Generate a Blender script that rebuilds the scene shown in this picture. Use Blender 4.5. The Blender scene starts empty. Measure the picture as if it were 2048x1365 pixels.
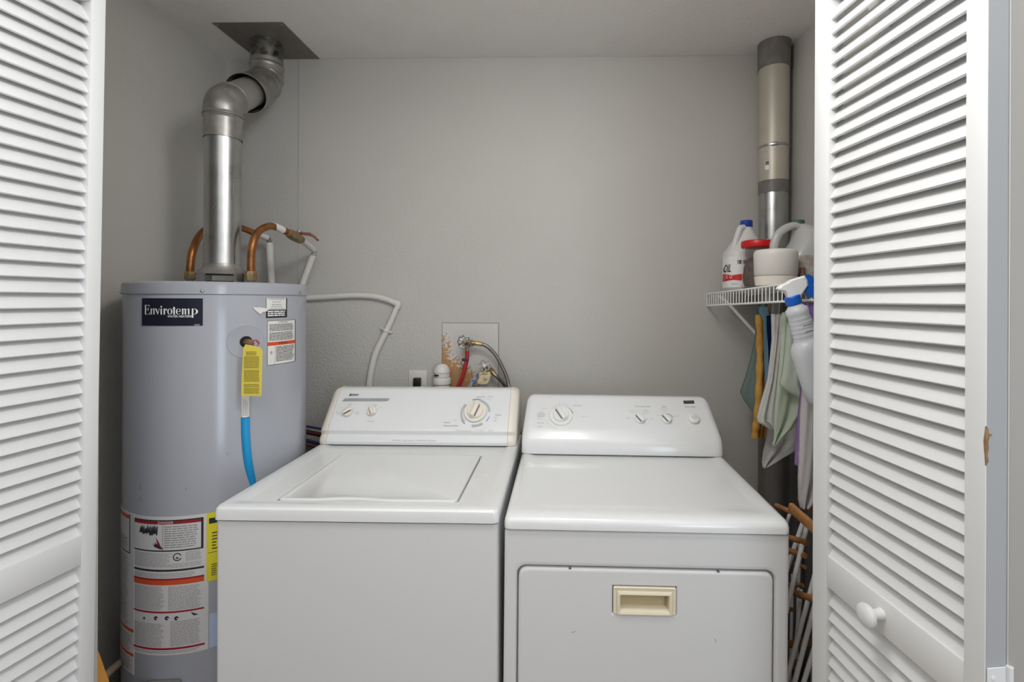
import bpy, bmesh, math, random
from mathutils import Vector, Matrix
random.seed(7)
PI = math.pi
R_ = math.radians
SC = bpy.context.scene
COL = SC.collection

# ------------------------------------------------------------------ camera
F = 980.0                      # focal length in pixels of the 2048 px wide frame
CAM = Vector((0, 0, 1.42))
RC = (Matrix.Rotation(R_(1.35), 3, 'Z') @ Matrix.Rotation(R_(90), 3, 'X') @ Matrix.Rotation(R_(0.25), 3, 'Z'))
_d = RC.transposed() @ Vector((0, 1, 0))
CX = 1125 - F * _d.x / -_d.z
CY = 600 + F * _d.y / -_d.z
cd = bpy.data.cameras.new('camera')
cd.sensor_width = 36
cd.lens = F / 2048 * 36
cd.shift_x = (1024 - CX) / 2048
cd.shift_y = (CY - 682.5) / 2048
cd.clip_start = 0.01
cam = bpy.data.objects.new('camera', cd)
cam.matrix_world = Matrix.Translation(CAM) @ RC.to_4x4()
COL.objects.link(cam)
SC.camera = cam

# ------------------------------------------------------------------ world, lights, exposure
w = bpy.data.worlds.new('world')
SC.world = w
w.use_nodes = True
w.node_tree.nodes['Background'].inputs[0].default_value = (0.75, 0.86, 1, 1)
w.node_tree.nodes['Background'].inputs[1].default_value = 1.0
SC.view_settings.view_transform = 'Standard'
SC.view_settings.look = 'None'
SC.view_settings.gamma = 1
SC.view_settings.exposure = 0.12
SC.view_settings.use_curve_mapping = False


def area(name, loc, rot, sx, sy, power, color):
    ld = bpy.data.lights.new(name, 'AREA')
    ld.shape = 'RECTANGLE'
    ld.size, ld.size_y = sx, sy
    ld.energy = power
    ld.color = color
    o = bpy.data.objects.new(name, ld)
    o.location = loc
    o.rotation_euler = [R_(a) for a in rot]
    COL.objects.link(o)
    return o


ld = bpy.data.lights.new('dome_lamp_light', 'POINT')
ld.energy = 15.5
ld.shadow_soft_size = .12
ld.color = (1.0, 0.99, 0.97)
lo_ = bpy.data.objects.new('dome_lamp_light', ld)
lo_.location = (-0.02, 0.76, 2.27)
COL.objects.link(lo_)
area('ceiling_bounce_fill', (0, -0.3, 2.41), (0, 0, 0), 3.6, 2.2, 32, (1.0, 0.992, 0.98))  # added fill the size of the ceiling, acts as bounce light; no real fixture
area('window_daylight', (1.45, -2.12, 1.25), (90, 0, 0), 0.8, 1.7, 21, (0.78, 0.88, 1.0))


# ------------------------------------------------------------------ pixel helpers (points at a real depth)
def ray(px, py):
    d = RC @ Vector(((px - CX) / F, -(py - CY) / F, -1))
    return d


def P(px, py, Y):
    d = ray(px, py)
    return CAM + d * (Y / d.y)


def PZ(px, py, z):
    d = ray(px, py)
    return CAM + d * ((z - CAM.z) / d.z)


def PP(px, py, p0, n):
    d = ray(px, py)
    return CAM + d * ((p0 - CAM).dot(n) / d.dot(n))


# ------------------------------------------------------------------ materials
def lin(c):
    if isinstance(c, str):
        c = [int(c[i:i + 2], 16) / 255 for i in (0, 2, 4)]
    return [((x + .055) / 1.055) ** 2.4 if x > .04045 else x / 12.92 for x in c]


MATS = {}


def mat(name, color, rough=.5, metal=0, bump=0, bscale=200, var=0, vscale=6, coat=0, trans=0, ior=1.45, spec=.5,
        color2=None, detail=3, alpha=1, rvar=0, sss=0):
    if name in MATS:
        return MATS[name]
    m = bpy.data.materials.new(name)
    m.use_nodes = True
    nt = m.node_tree
    b = nt.nodes['Principled BSDF']
    c = lin(color)
    b.inputs['Base Color'].default_value = (*c, 1)
    b.inputs['Roughness'].default_value = rough
    b.inputs['Metallic'].default_value = metal
    b.inputs['Specular IOR Level'].default_value = spec
    b.inputs['IOR'].default_value = ior
    b.inputs['Coat Weight'].default_value = coat
    b.inputs['Coat Roughness'].default_value = .08
    b.inputs['Transmission Weight'].default_value = trans
    b.inputs['Alpha'].default_value = alpha
    tc = nt.nodes.new('ShaderNodeTexCoord')
    if var or color2:
        n = nt.nodes.new('ShaderNodeTexNoise')
        n.inputs['Scale'].default_value = vscale
        n.inputs['Detail'].default_value = 5
        r = nt.nodes.new('ShaderNodeValToRGB')
        r.color_ramp.elements[0].position = .35
        r.color_ramp.elements[1].position = .65
        c2 = lin(color2) if color2 else [x * (1 - var) for x in c]
        r.color_ramp.elements[0].color = (*c2, 1)
        r.color_ramp.elements[1].color = (*c, 1)
        nt.links.new(tc.outputs['Object'], n.inputs['Vector'])
        nt.links.new(n.outputs['Fac'], r.inputs['Fac'])
        nt.links.new(r.outputs['Color'], b.inputs['Base Color'])
        if rvar:
            mr = nt.nodes.new('ShaderNodeMapRange')
            mr.inputs['To Min'].default_value = rough - rvar
            mr.inputs['To Max'].default_value = rough + rvar
            nt.links.new(n.outputs['Fac'], mr.inputs['Value'])
            nt.links.new(mr.outputs['Result'], b.inputs['Roughness'])
    if bump:
        n2 = nt.nodes.new('ShaderNodeTexNoise')
        n2.inputs['Scale'].default_value = bscale
        n2.inputs['Detail'].default_value = detail
        bp = nt.nodes.new('ShaderNodeBump')
        bp.inputs['Strength'].default_value = bump
        bp.inputs['Distance'].default_value = .002
        nt.links.new(tc.outputs['Object'], n2.inputs['Vector'])
        nt.links.new(n2.outputs['Fac'], bp.inputs['Height'])
        nt.links.new(bp.outputs['Normal'], b.inputs['Normal'])
    MATS[name] = m
    return m


M_wall = mat('wall_paint', 'c0bdb7', .55, bump=.3, bscale=110, var=.035, vscale=2.5)
def wall_relief(m, lo, hi):
    """orange-peel relief, heavier low on the left of the back wall"""
    nt = m.node_tree
    bp = [n for n in nt.nodes if n.type == 'BUMP'][0]
    g = nt.nodes.new('ShaderNodeNewGeometry')
    sp = nt.nodes.new('ShaderNodeSeparateXYZ')
    nt.links.new(g.outputs['Position'], sp.inputs[0])
    a = nt.nodes.new('ShaderNodeMapRange')
    a.inputs['From Min'].default_value = -.35
    a.inputs['From Max'].default_value = -.95
    b = nt.nodes.new('ShaderNodeMapRange')
    b.inputs['From Min'].default_value = 1.55
    b.inputs['From Max'].default_value = 1.15
    nt.links.new(sp.outputs['X'], a.inputs['Value'])
    nt.links.new(sp.outputs['Z'], b.inputs['Value'])
    mu = nt.nodes.new('ShaderNodeMath')
    mu.operation = 'MULTIPLY'
    nt.links.new(a.outputs[0], mu.inputs[0])
    nt.links.new(b.outputs[0], mu.inputs[1])
    ma = nt.nodes.new('ShaderNodeMapRange')
    ma.inputs['To Min'].default_value = lo
    ma.inputs['To Max'].default_value = hi
    nt.links.new(mu.outputs[0], ma.inputs['Value'])
    nt.links.new(ma.outputs[0], bp.inputs['Strength'])


wall_relief(M_wall, .25, .65)
[n for n in M_wall.node_tree.nodes if n.type == 'BUMP'][0].inputs['Distance'].default_value = .005
M_wallrough = mat('wall_paint_textured', 'bfbcb7', .5, bump=.7, bscale=85, var=.05, vscale=4)
M_ceil = mat('ceiling_paint', 'ebe8e4', .7, bump=.6, bscale=70, var=.03)
M_room = mat('room_paint', 'dedcd8', .7, bump=.2)
M_floor = mat('floor_vinyl', '8d7b68', .5, var=.3, vscale=9)
M_door = mat('door_paint', 'e8e9e9', .45, bump=.05, bscale=60)
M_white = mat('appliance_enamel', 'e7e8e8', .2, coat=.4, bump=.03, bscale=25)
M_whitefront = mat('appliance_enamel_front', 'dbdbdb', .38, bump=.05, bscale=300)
M_cream = mat('cream_plastic', 'e9e2d6', .35)
M_cream2 = mat('aged_cream_plastic', 'e8dfc8', .4)
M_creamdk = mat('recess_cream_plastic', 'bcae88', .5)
M_knobw = mat('white_plastic', 'e9e8e5', .32)
M_groove = mat('groove_grey', '6d675c', .6)
M_tank = mat('tank_enamel', 'a9acb4', .2, bump=.06, bscale=9, coat=.25)
M_galv = mat('galvanized_steel', 'b9bab9', .3, metal=1, var=.18, vscale=14, bump=.12, bscale=12, rvar=.1)
M_galvdull = mat('dull_galvanized_steel', 'a8a5a0', .40, metal=.7, var=.3, vscale=22, bump=.15, bscale=20, rvar=.1)
M_galvdark = mat('dark_galvanized_steel', '86817c', .5, metal=.35, var=.2, vscale=8)
M_copper = mat('copper', 'a86f42', .40, metal=.75, var=.35, vscale=30, bump=.1, bscale=40)
M_brass = mat('old_brass', 'a08a63', .45, metal=.6, var=.4, vscale=60, bump=.3, bscale=120)
M_whitepipe = mat('painted_pipe', 'd6d3ce', .55, bump=.6, bscale=160)
M_dark = mat('dark_hole', '17161a', .7)
M_navy = mat('navy_plate', '1c1f30', .3)
M_ink = mat('ink_grey', '8b8d8e', .7)
M_inkdk = mat('ink_black', '2c2c30', .7)
M_inkwh = mat('ink_white', 'f2f2ee', .6)
M_inkblue = mat('ink_blue', '5f6794', .7)
M_inkarc = mat('ink_pale_grey', 'b7bbbb', .7)
M_bar = mat('ink_bar_grey', 'a3a6a5', .6)
M_paper = mat('label_paper', 'd8d6d6', .4, coat=.15)
M_paperw = mat('label_paper_white', 'e6e4df', .5)
M_orange = mat('label_orange', 'd4532c', .5)
M_red = mat('label_red', '9e2230', .5)
M_yellow = mat('label_yellow', 'e3d52a', .5)
M_tagy = mat('tag_yellow', 'ead75c', .5)
M_inktag = mat('ink_olive', '8d7d22', .7)
M_blue = mat('blue_pex', '1f9ad6', .35)
M_redpex = mat('red_pex', 'a5232d', .4)
M_dkred = mat('dark_red_pipe', '4a2024', .5)
M_dkblue = mat('dark_blue_pipe', '2a3a6a', .5)
M_pvc = mat('painted_pvc', 'd9d6d1', .45, bump=.5, bscale=220)
M_black = mat('black_plastic', '1b1a1a', .45)
M_steelw = mat('wheel_steel', 'a6a6a4', .35, metal=.9, color2='55575c', vscale=160)
M_duct = mat('cream_duct', 'bdb7a9', .42, metal=.25, var=.12, vscale=9, bump=.1, bscale=14)
M_tape = mat('grey_tape', '77736f', .45, bump=.4, bscale=60, var=.25, vscale=30)
M_shelf = mat('coated_wire', 'eeedeb', .35)
M_jug = mat('jug_plastic', 'e3e2df', .35, trans=.15)
M_milk = mat('milky_plastic', 'd9d8d5', .3, trans=.35)
M_bluecap = mat('blue_cap', '20409c', .35)
M_greencap = mat('green_cap', '47604c', .45)
M_redcap = mat('red_cap', 'c4181c', .35, bump=.1, bscale=300)
M_clear = mat('clear_plastic', 'fbfafa', .04, trans=.97, ior=1.12)
M_fill = mat('jar_contents', '6b5348', .7, color2='2c211d', vscale=45, bump=.8, bscale=60)
M_spray = mat('spray_plastic', 'e4e6ea', .25, trans=.3, ior=1.3)
M_spraywhite = mat('spray_white', 'f3f3f3', .3)
M_sprayblue = mat('spray_blue', '1660c4', .35)
M_wood = mat('warm_wood', 'b27c4c', .5, color2='8c6038', vscale=25, bump=.2, bscale=50)
M_rod = mat('white_dowel', 'e4e2e0', .4)
M_brown = mat('brown_object', '6b4b38', .6)
M_amber = mat('amber_plastic', 'd79a4a', .45)
M_rubber = mat('beige_hose', '8a7a68', .6)
M_shadowpipe = mat('grey_iron_pipe', '6b6967', .5, metal=.3, var=.2)


def cloth_mat(name, c, c2=None):
    return mat(name, c, .85, bump=.5, bscale=260, color2=c2, vscale=18, spec=.2)


# plate with its worn-off paint patch; braided hose
def plate_mat():
    m = mat('worn_painted_plate', 'c9c6c1', .55, bump=.5, bscale=90)
    nt = m.node_tree
    b = nt.nodes['Principled BSDF']
    tc = nt.nodes.new('ShaderNodeTexCoord')
    sep = nt.nodes.new('ShaderNodeSeparateXYZ')
    nt.links.new(tc.outputs['Object'], sep.inputs[0])

    def math_(op, a, b_, c_=None):
        n = nt.nodes.new('ShaderNodeMath')
        n.operation = op
        for i, v in enumerate((a, b_, c_)):
            if v is None:
                continue
            if isinstance(v, (int, float)):
                n.inputs[i].default_value = v
            else:
                nt.links.new(v, n.inputs[i])
        return n.outputs[0]
    # object origin: bottom centre of the plate; x -.12..+.12, z 0..~.37
    nz = nt.nodes.new('ShaderNodeTexNoise')
    nz.inputs['Scale'].default_value = 9
    nz.inputs['Detail'].default_value = 3
    nt.links.new(tc.outputs['Object'], nz.inputs['Vector'])
    nf = nt.nodes.new('ShaderNodeTexNoise')
    nf.inputs['Scale'].default_value = 95
    nf.inputs['Detail'].default_value = 4
    nt.links.new(tc.outputs['Object'], nf.inputs['Vector'])
    u = math_('ADD', math_('MULTIPLY', sep.outputs['X'], 9.0), math_('MULTIPLY', sep.outputs['Z'], 7.5))
    # bare area: left side, lower middle
    v = math_('ADD', u, math_('MULTIPLY', nz.outputs['Fac'], 1.6))
    v = math_('ADD', v, math_('MULTIPLY', nf.outputs['Fac'], 2.2))
    rp = nt.nodes.new('ShaderNodeValToRGB')
    e = rp.color_ramp.elements
    e[0].position = 0.0
    e[0].color = (*lin('a8815a'), 1)
    e[1].position = .55
    e[1].color = (*lin('c9c6c1'), 1)
    e2 = e.new(.47)
    e2.color = (*lin('b09a86'), 1)
    e3 = e.new(.40)
    e3.color = (*lin('b98f5c'), 1)
    v2 = math_('SUBTRACT', v, 2.50)
    nt.links.new(v2, rp.inputs['Fac'])
    nt.links.new(rp.outputs['Color'], b.inputs['Base Color'])
    return m


def braid_mat():
    m = mat('braided_steel', '8b8580', .35, metal=.85)
    nt = m.node_tree
    b = nt.nodes['Principled BSDF']
    tc = nt.nodes.new('ShaderNodeTexCoord')
    wv = nt.nodes.new('ShaderNodeTexWave')
    wv.inputs['Scale'].default_value = 90
    wv.inputs['Distortion'].default_value = 3
    rp = nt.nodes.new('ShaderNodeValToRGB')
    rp.color_ramp.elements[0].color = (*lin('4b4643'), 1)
    rp.color_ramp.elements[1].color = (*lin('aaa59f'), 1)
    nt.links.new(tc.outputs['Object'], wv.inputs['Vector'])
    nt.links.new(wv.outputs['Fac'], rp.inputs['Fac'])
    nt.links.new(rp.outputs['Color'], b.inputs['Base Color'])
    return m


# ------------------------------------------------------------------ mesh helpers
def nb():
    return bmesh.new()


def smooth(bm, ang=35):
    for f in bm.faces:
        f.smooth = True
    for e in bm.edges:
        if len(e.link_faces) == 2:
            e.smooth = e.calc_face_angle(0) < R_(ang)


def worldloc(o):
    if o.name.startswith('washing_machine'):
        return wc.copy()
    v = Vector(o.location)
    p = o.parent
    while p:
        v = v + Vector(p.location)
        p = p.parent
    return v


def obj(name, bm, m, parent=None, ang=35, origin=None, kind=None, label=None, local=False):
    """links bm (world coordinates) as ONE object; origin at its base or at its parent's origin"""
    bmesh.ops.recalc_face_normals(bm, faces=bm.faces[:])
    smooth(bm, ang)
    me = bpy.data.meshes.new(name)
    if not local:
        if parent:
            o0 = worldloc(parent)
        else:
            if origin is None:
                xs = [v.co for v in bm.verts]
                lo = Vector((min(c.x for c in xs), min(c.y for c in xs), min(c.z for c in xs)))
                hi = Vector((max(c.x for c in xs), max(c.y for c in xs), max(c.z for c in xs)))
                origin = ((lo.x + hi.x) / 2, (lo.y + hi.y) / 2, lo.z)
            o0 = Vector(origin)
        bmesh.ops.translate(bm, verts=bm.verts[:], vec=-o0)
    bm.to_mesh(me)
    bm.free()
    ms = m if isinstance(m, (list, tuple)) else [m]
    for x in ms:
        me.materials.append(x)
    o = bpy.data.objects.new(name, me)
    COL.objects.link(o)
    if parent:
        o.parent = parent
    elif not local:
        o.location = o0
    if kind:
        o['kind'] = kind
    if label:
        o['label'] = label
    return o


def thing(name, label, cat, loc, group=None, kind=None, rot=(0, 0, 0)):
    o = bpy.data.objects.new(name, None)
    COL.objects.link(o)
    o.location = loc
    o.rotation_euler = rot
    o.empty_display_size = .05
    tag(o, label, cat, group, kind)
    return o


def tag(o, label=None, cat=None, group=None, kind=None):
    if label:
        o['label'] = label
    if cat:
        o['category'] = cat
    if group:
        o['group'] = group
    if kind:
        o['kind'] = kind
    return o


def box(bm, x0, x1, y0, y1, z0, z1, bev=0, seg=2):
    n0 = set(bm.verts)
    r = bmesh.ops.create_cube(bm, size=1)
    vs = r['verts']
    for v in vs:
        v.co = Vector((x0 + (v.co.x + .5) * (x1 - x0), y0 + (v.co.y + .5) * (y1 - y0), z0 + (v.co.z + .5) * (z1 - z0)))
    if bev:
        es = list({e for v in vs for e in v.link_edges})
        bmesh.ops.bevel(bm, geom=es, offset=bev, segments=seg, affect='EDGES', profile=.5)
    return [v for v in bm.verts if v not in n0]


def xf(bm, vs, M):
    for v in vs:
        v.co = M @ v.co


def rings(bm, rs, cap0=True, cap1=True, closed=True):
    """rs: list of rings (lists of Vector, same length)"""
    vr = [[bm.verts.new(p) for p in r] for r in rs]
    n = len(vr[0])
    for a, b in zip(vr, vr[1:]):
        for i in range(n if closed else n - 1):
            j = (i + 1) % n
            try:
                bm.faces.new((a[i], a[j], b[j], b[i]))
            except ValueError:
                pass
    if cap0:
        bm.faces.new(vr[0][::-1])
    if cap1:
        bm.faces.new(vr[-1])
    return [v for r in vr for v in r]


def lathe(bm, prof, c=(0, 0, 0), seg=32, cap=True, M=None):
    """prof: (r, z) from bottom to top around the z axis at c"""
    rs = []
    for r, z in prof:
        rs.append([Vector((c[0] + r * math.cos(2 * PI * i / seg), c[1] + r * math.sin(2 * PI * i / seg), c[2] + z)) for i in range(seg)])
    vs = rings(bm, rs, cap, cap)
    if M:
        xf(bm, vs, M)
    return vs


def rrect(x0, x1, y0, y1, r, n=5):
    pts = []
    r = min(r, (x1 - x0) / 2 - 1e-5, (y1 - y0) / 2 - 1e-5)
    for cx, cy, a0 in ((x1 - r, y1 - r, 0), (x0 + r, y1 - r, 90), (x0 + r, y0 + r, 180), (x1 - r, y0 + r, 270)):
        for k in range(n + 1):
            a = R_(a0 + 90 * k / n)
            pts.append((cx + r * math.cos(a), cy + r * math.sin(a)))
    return pts


def rrloft(bm, secs, n=5, cap0=True, cap1=True, mapf=None):
    """secs: (x0,x1,y0,y1,z,r)"""
    rs = []
    for x0, x1, y0, y1, z, r in secs:
        rs.append([Vector((a, b, z)) for a, b in rrect(x0, x1, y0, y1, r, n)])
    if mapf:
        rs = [[mapf(p) for p in r] for r in rs]
    return rings(bm, rs, cap0, cap1)


def loft(bm, secs, seg=36, M=None):
    """superellipse sections: (cx, cy, z, rx, ry, n)"""
    rs = []
    for cx, cy, z, rx, ry, n in secs:
        r = []
        for i in range(seg):
            a = 2 * PI * i / seg
            c, s = math.cos(a), math.sin(a)
            r.append(Vector((cx + rx * math.copysign(abs(c) ** (2 / n), c), cy + ry * math.copysign(abs(s) ** (2 / n), s), z)))
        rs.append(r)
    vs = rings(bm, rs)
    if M:
        xf(bm, vs, M)
    return vs


def catmull(pts, sub=8):
    pts = [Vector(p) for p in pts]
    out = []
    q = [2 * pts[0] - pts[1]] + pts + [2 * pts[-1] - pts[-2]]
    for i in range(1, len(q) - 2):
        p0, p1, p2, p3 = q[i - 1:i + 3]
        for k in range(sub):
            t = k / sub
            out.append(.5 * ((2 * p1) + (-p0 + p2) * t + (2 * p0 - 5 * p1 + 4 * p2 - p3) * t * t + (-p0 + 3 * p1 - 3 * p2 + p3) * t ** 3))
    out.append(pts[-1])
    return out


def tube(bm, pts, r, seg=12, curve=True, sub=8, caps=True):
    """r: number or function(t 0..1)"""
    ps = catmull(pts, sub) if curve and len(pts) > 2 else [Vector(p) for p in pts]
    t0 = (ps[1] - ps[0]).normalized()
    up = Vector((0, 0, 1)) if abs(t0.z) < .9 else Vector((0, 1, 0))
    a = t0.cross(up).normalized()
    rs = []
    for i, p in enumerate(ps):
        t = ((ps[min(i + 1, len(ps) - 1)]) - ps[max(i - 1, 0)]).normalized()
        a = (a - t * a.dot(t)).normalized()
        b = t.cross(a)
        rr = r(i / (len(ps) - 1)) if callable(r) else r
        rs.append([p + (a * math.cos(2 * PI * k / seg) + b * math.sin(2 * PI * k / seg)) * rr for k in range(seg)])
    return rings(bm, rs, caps, caps)


def extr(bm, poly, mapf, t):
    """poly (u,v) list -> prism; mapf(u,v,w) -> Vector; w 0..t"""
    a = [bm.verts.new(mapf(u, v, 0)) for u, v in poly]
    b = [bm.verts.new(mapf(u, v, t)) for u, v in poly]
    n = len(poly)
    bm.faces.new(a[::-1])
    bm.faces.new(b)
    for i in range(n):
        j = (i + 1) % n
        bm.faces.new((a[i], a[j], b[j], b[i]))


def frame(p, n, up=Vector((0, 0, 1))):
    """matrix whose z is n, y is 'up' projected"""
    n = Vector(n).normalized()
    y = (up - n * up.dot(n)).normalized()
    x = y.cross(n)
    m = Matrix((x, y, n)).transposed().to_4x4()
    return Matrix.Translation(p) @ m


# ---- print (flat lettering) collected in one mesh per surface
def text_into(bm, s, size, u, v, mapf, align='CENTER', sx=1.0, shear=0, bold=0, t=.0003, w0=.0003, spacing=1.0):
    cu = bpy.data.curves.new('t', 'FONT')
    cu.body = s
    cu.size = size
    cu.align_x = align
    cu.align_y = 'CENTER'
    cu.shear = shear
    cu.offset = bold
    cu.space_character = spacing
    cu.resolution_u = 3
    o = bpy.data.objects.new('t', cu)
    COL.objects.link(o)
    dg = bpy.context.evaluated_depsgraph_get()
    me = bpy.data.meshes.new_from_object(o.evaluated_get(dg))
    vs = [bm.verts.new(mapf(u + q.co.x * sx, v + q.co.y, w0 + t)) for q in me.vertices]
    for p in me.polygons:
        try:
            bm.faces.new([vs[i] for i in p.vertices])
        except ValueError:
            pass
    bpy.data.objects.remove(o)
    bpy.data.curves.remove(cu)
    bpy.data.meshes.remove(me)


def quad_into(bm, u0, u1, v0, v1, mapf, w=.0005, nseg=1):
    a = [bm.verts.new(mapf(u0 + (u1 - u0) * i / nseg, v0, w)) for i in range(nseg + 1)]
    b = [bm.verts.new(mapf(u0 + (u1 - u0) * i / nseg, v1, w)) for i in range(nseg + 1)]
    for i in range(nseg):
        bm.faces.new((a[i], a[i + 1], b[i + 1], b[i]))


def fine_print(bm, u0, u1, v0, v1, pitch, mapf, w=.0005, fill=.45, rnd=None, ragged=.12):
    rnd = rnd or random
    v = v1 - pitch * .5
    while v > v0:
        u = u0
        end = u1 - (u1 - u0) * rnd.random() * ragged
        while u < end:
            L = pitch * rnd.uniform(.8, 3.2)
            e = min(u + L, end)
            quad_into(bm, u, e, v - pitch * fill / 2, v + pitch * fill / 2, mapf, w)
            u = e + pitch * .35
        v -= pitch


def arc_into(bm, r0, r1, a0, a1, u, v, mapf, w=.0005):
    n = max(3, int(abs(a1 - a0) / 8))
    A = [bm.verts.new(mapf(u + r0 * math.cos(R_(a0 + (a1 - a0) * i / n)), v + r0 * math.sin(R_(a0 + (a1 - a0) * i / n)), w)) for i in range(n + 1)]
    B = [bm.verts.new(mapf(u + r1 * math.cos(R_(a0 + (a1 - a0) * i / n)), v + r1 * math.sin(R_(a0 + (a1 - a0) * i / n)), w)) for i in range(n + 1)]
    for i in range(n):
        bm.faces.new((A[i], A[i + 1], B[i + 1], B[i]))


# ================================================================== THE SETTING
CEIL = 2.44
YB = 2.06            # back wall
XL, XR = -1.442, 0.913
OL, OR_ = -1.16, 0.735   # opening
YF0, YF1 = 1.09, 1.20


def struct(name, x0, x1, y0, y1, z0, z1, m, label=None):
    bm = nb()
    box(bm, x0, x1, y0, y1, z0, z1)
    o = obj(name, bm, m, kind='structure')
    if label:
        o['label'] = label
    return o


struct('floor', -2.8, 2.6, -2.4, YB + .12, -.1, 0, M_floor)
struct('ceiling', XL - .1, XR + .1, YF1, YB + .12, CEIL, CEIL + .1, M_ceil)
struct('ceiling_room', -2.8, 2.6, -2.4, YF1, CEIL, CEIL + .1, M_room)
struct('wall_left', XL - .1, XL, YF1, YB, 0, CEIL, M_wall)
struct('wall_right', XR, XR + .1, YF1, YB, 0, CEIL, M_wall)
struct('wall_back', XL - .1, XR + .1, YB, YB + .12, 0, CEIL, M_wallrough)
# the smoother re-skinned panel of the back wall, its left edge is a faint joint
bm = nb()
xj = P(597, 400, YB).x
rs = []
box(bm, xj, XR, YB - .004, YB + .001, 0.0, CEIL, .001, 1)
obj('wall_back_panel', bm, M_wall, kind='structure')
struct('wall_front_left', -2.8, OL, YF0, YF1, 0, CEIL, M_room)
struct('wall_front_right', OR_, 2.6, YF0, YF1, 0, CEIL, M_room)
struct('wall_front_header', OL, OR_, YF0, YF1, 2.35, CEIL, M_room)
struct('wall_room_left', -2.9, -2.8, -2.4, YF0, 0, CEIL, M_room)
struct('wall_room_right', 2.6, 2.7, -2.4, YF0, 0, CEIL, M_room)
bm = nb()
box(bm, -2.9, 1.0, -2.5, -2.4, 0, CEIL)
box(bm, 1.9, 2.7, -2.5, -2.4, 0, CEIL)
box(bm, 1.0, 1.9, -2.5, -2.4, 2.1, CEIL)
box(bm, 1.0, 1.9, -2.5, -2.4, 0, .3)
obj('wall_room_rear', bm, M_room, kind='structure')
wn = thing('window_1', None, None, (1.45, -2.45, .3), kind='structure')
bm = nb()
for a in ((1.0, 1.04, .3, 2.1), (1.86, 1.9, .3, 2.1), (1.04, 1.86, .3, .34), (1.04, 1.86, 2.06, 2.1)):
    box(bm, a[0], a[1], -2.48, -2.42, a[2], a[3])
obj('window_frame', bm, M_door, wn)
# jamb trim round the opening
for nm, a in (('trim_1', (OL - .06, OL, YF0 - .015, YF0, 0, 2.37)), ('trim_2', (OR_, OR_ + .06, YF0 - .015, YF0, 0, 2.37)),
              ('trim_3', (OL, OR_, YF0 - .015, YF0, 2.36, 2.40))):
    struct(nm, *a, M_door)


# ================================================================== LOUVRED BIFOLD DOORS
PW = .391            # panel width
TH = .035
Z0D, Z1D = .03, 2.16


def louvre_panel(name, sa, sb, matrix, visible, parent):
    """local x along the width, y through the thickness (visible face at y=0), z up"""
    root = bpy.data.objects.new(name, None)
    COL.objects.link(root)
    root.parent = parent
    root.matrix_local = matrix

    def lobj(n, bm, m=M_door):
        o = obj(n, bm, m, root, local=True)
        return o
    for a, b in ((0, sa), (PW - sb, PW)):
        bm = nb()
        box(bm, a, b, 0, TH, Z0D, Z1D, .0018)
        lobj('stile', bm)
    for z0, z1 in ((Z0D, .16), (.808, .875), (2.068, Z1D)):
        bm = nb()
        box(bm, sa, PW - sb, .001, TH - .001, z0, z1, .0015)
        lobj('rail', bm)
    pitch = .032
    tilt = R_(30.5)
    L, T = .043, .006
    bm = nb()
    vs = box(bm, sa - .003, PW - sb + .003, -T / 2, T / 2, -L / 2, L / 2, .0022)
    # lower edge leans out towards the visible face (y<0)
    xf(bm, vs, Matrix.Rotation(-tilt, 4, 'X') @ Matrix.Identity(4))
    zs = []
    z = .16 + .018
    while z < .808 - .008:
        zs.append(z)
        z += pitch
    z = .875 + .014
    while z < 2.068 - .004:
        zs.append(z)
        z += pitch
    if visible:
        bmesh.ops.recalc_face_normals(bm, faces=bm.faces[:])
        smooth(bm, 35)
        me = bpy.data.meshes.new('slat')
        bm.to_mesh(me)
        bm.free()
        me.materials.append(M_door)
        for z in zs:
            o = bpy.data.objects.new('slat', me)
            COL.objects.link(o)
            o.parent = root
            o.location = (0, TH * .5, z)
            o.rotation_euler = (R_(random.uniform(-.7, .7)), 0, 0)
    else:
        src = [v.co.copy() for v in bm.verts]
        fc = [[v.index for v in f.verts] for f in bm.faces]
        bm.verts.index_update()
        fc = [[v.index for v in f.verts] for f in bm.faces]
        bm2 = nb()
        for z in zs:
            vv = [bm2.verts.new(c + Vector((0, TH * .5, z))) for c in src]
            for f in fc:
                bm2.faces.new([vv[i] for i in f])
        bm.free()
        o = lobj('slats', bm2)
        o['kind'] = 'stuff'
    return root


def frame2(px_, py_, ux, uy):
    """matrix: origin (px,py), local x along (ux,uy)"""
    a = math.atan2(uy, ux)
    return Matrix.Translation((px_, py_, 0)) @ Matrix.Rotation(a, 4, 'Z')


# right door: face line X = .568-.133(Y-1.049)
ux, uy = .131 / 1.00854, -1 / 1.00854
fx, fy = .5618, 1.1107
D1 = thing('door_1', 'white louvred bifold door folded open at the right, round knob on its middle rail', None, (0, 0, 0), kind='structure')
dl = Vector((fx, fy, 0))
PR1M = frame2(fx, fy, ux, uy)
pr1 = louvre_panel('door_panel', .048, .033, PR1M, True, D1)
nx, ny = -uy, ux     # thickness direction
near = Vector((fx + ux * PW, fy + uy * PW, 0))
p2n = near + Vector((nx, ny, 0)) * (TH + .0015)
far2 = Vector((.700, 1.085, 0))
d2 = (far2 - p2n).normalized()
# second panel: runs from near (hinge) to the pivot by the jamb; its visible face turned away
# local x from the hinge edge to the pivot, thickness towards the right
PR2M = frame2(p2n.x, p2n.y, d2.x, d2.y) @ Matrix.Translation((0, -TH, 0))
pr2 = louvre_panel('door_panel', .035, .035, PR2M, False, D1)

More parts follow.
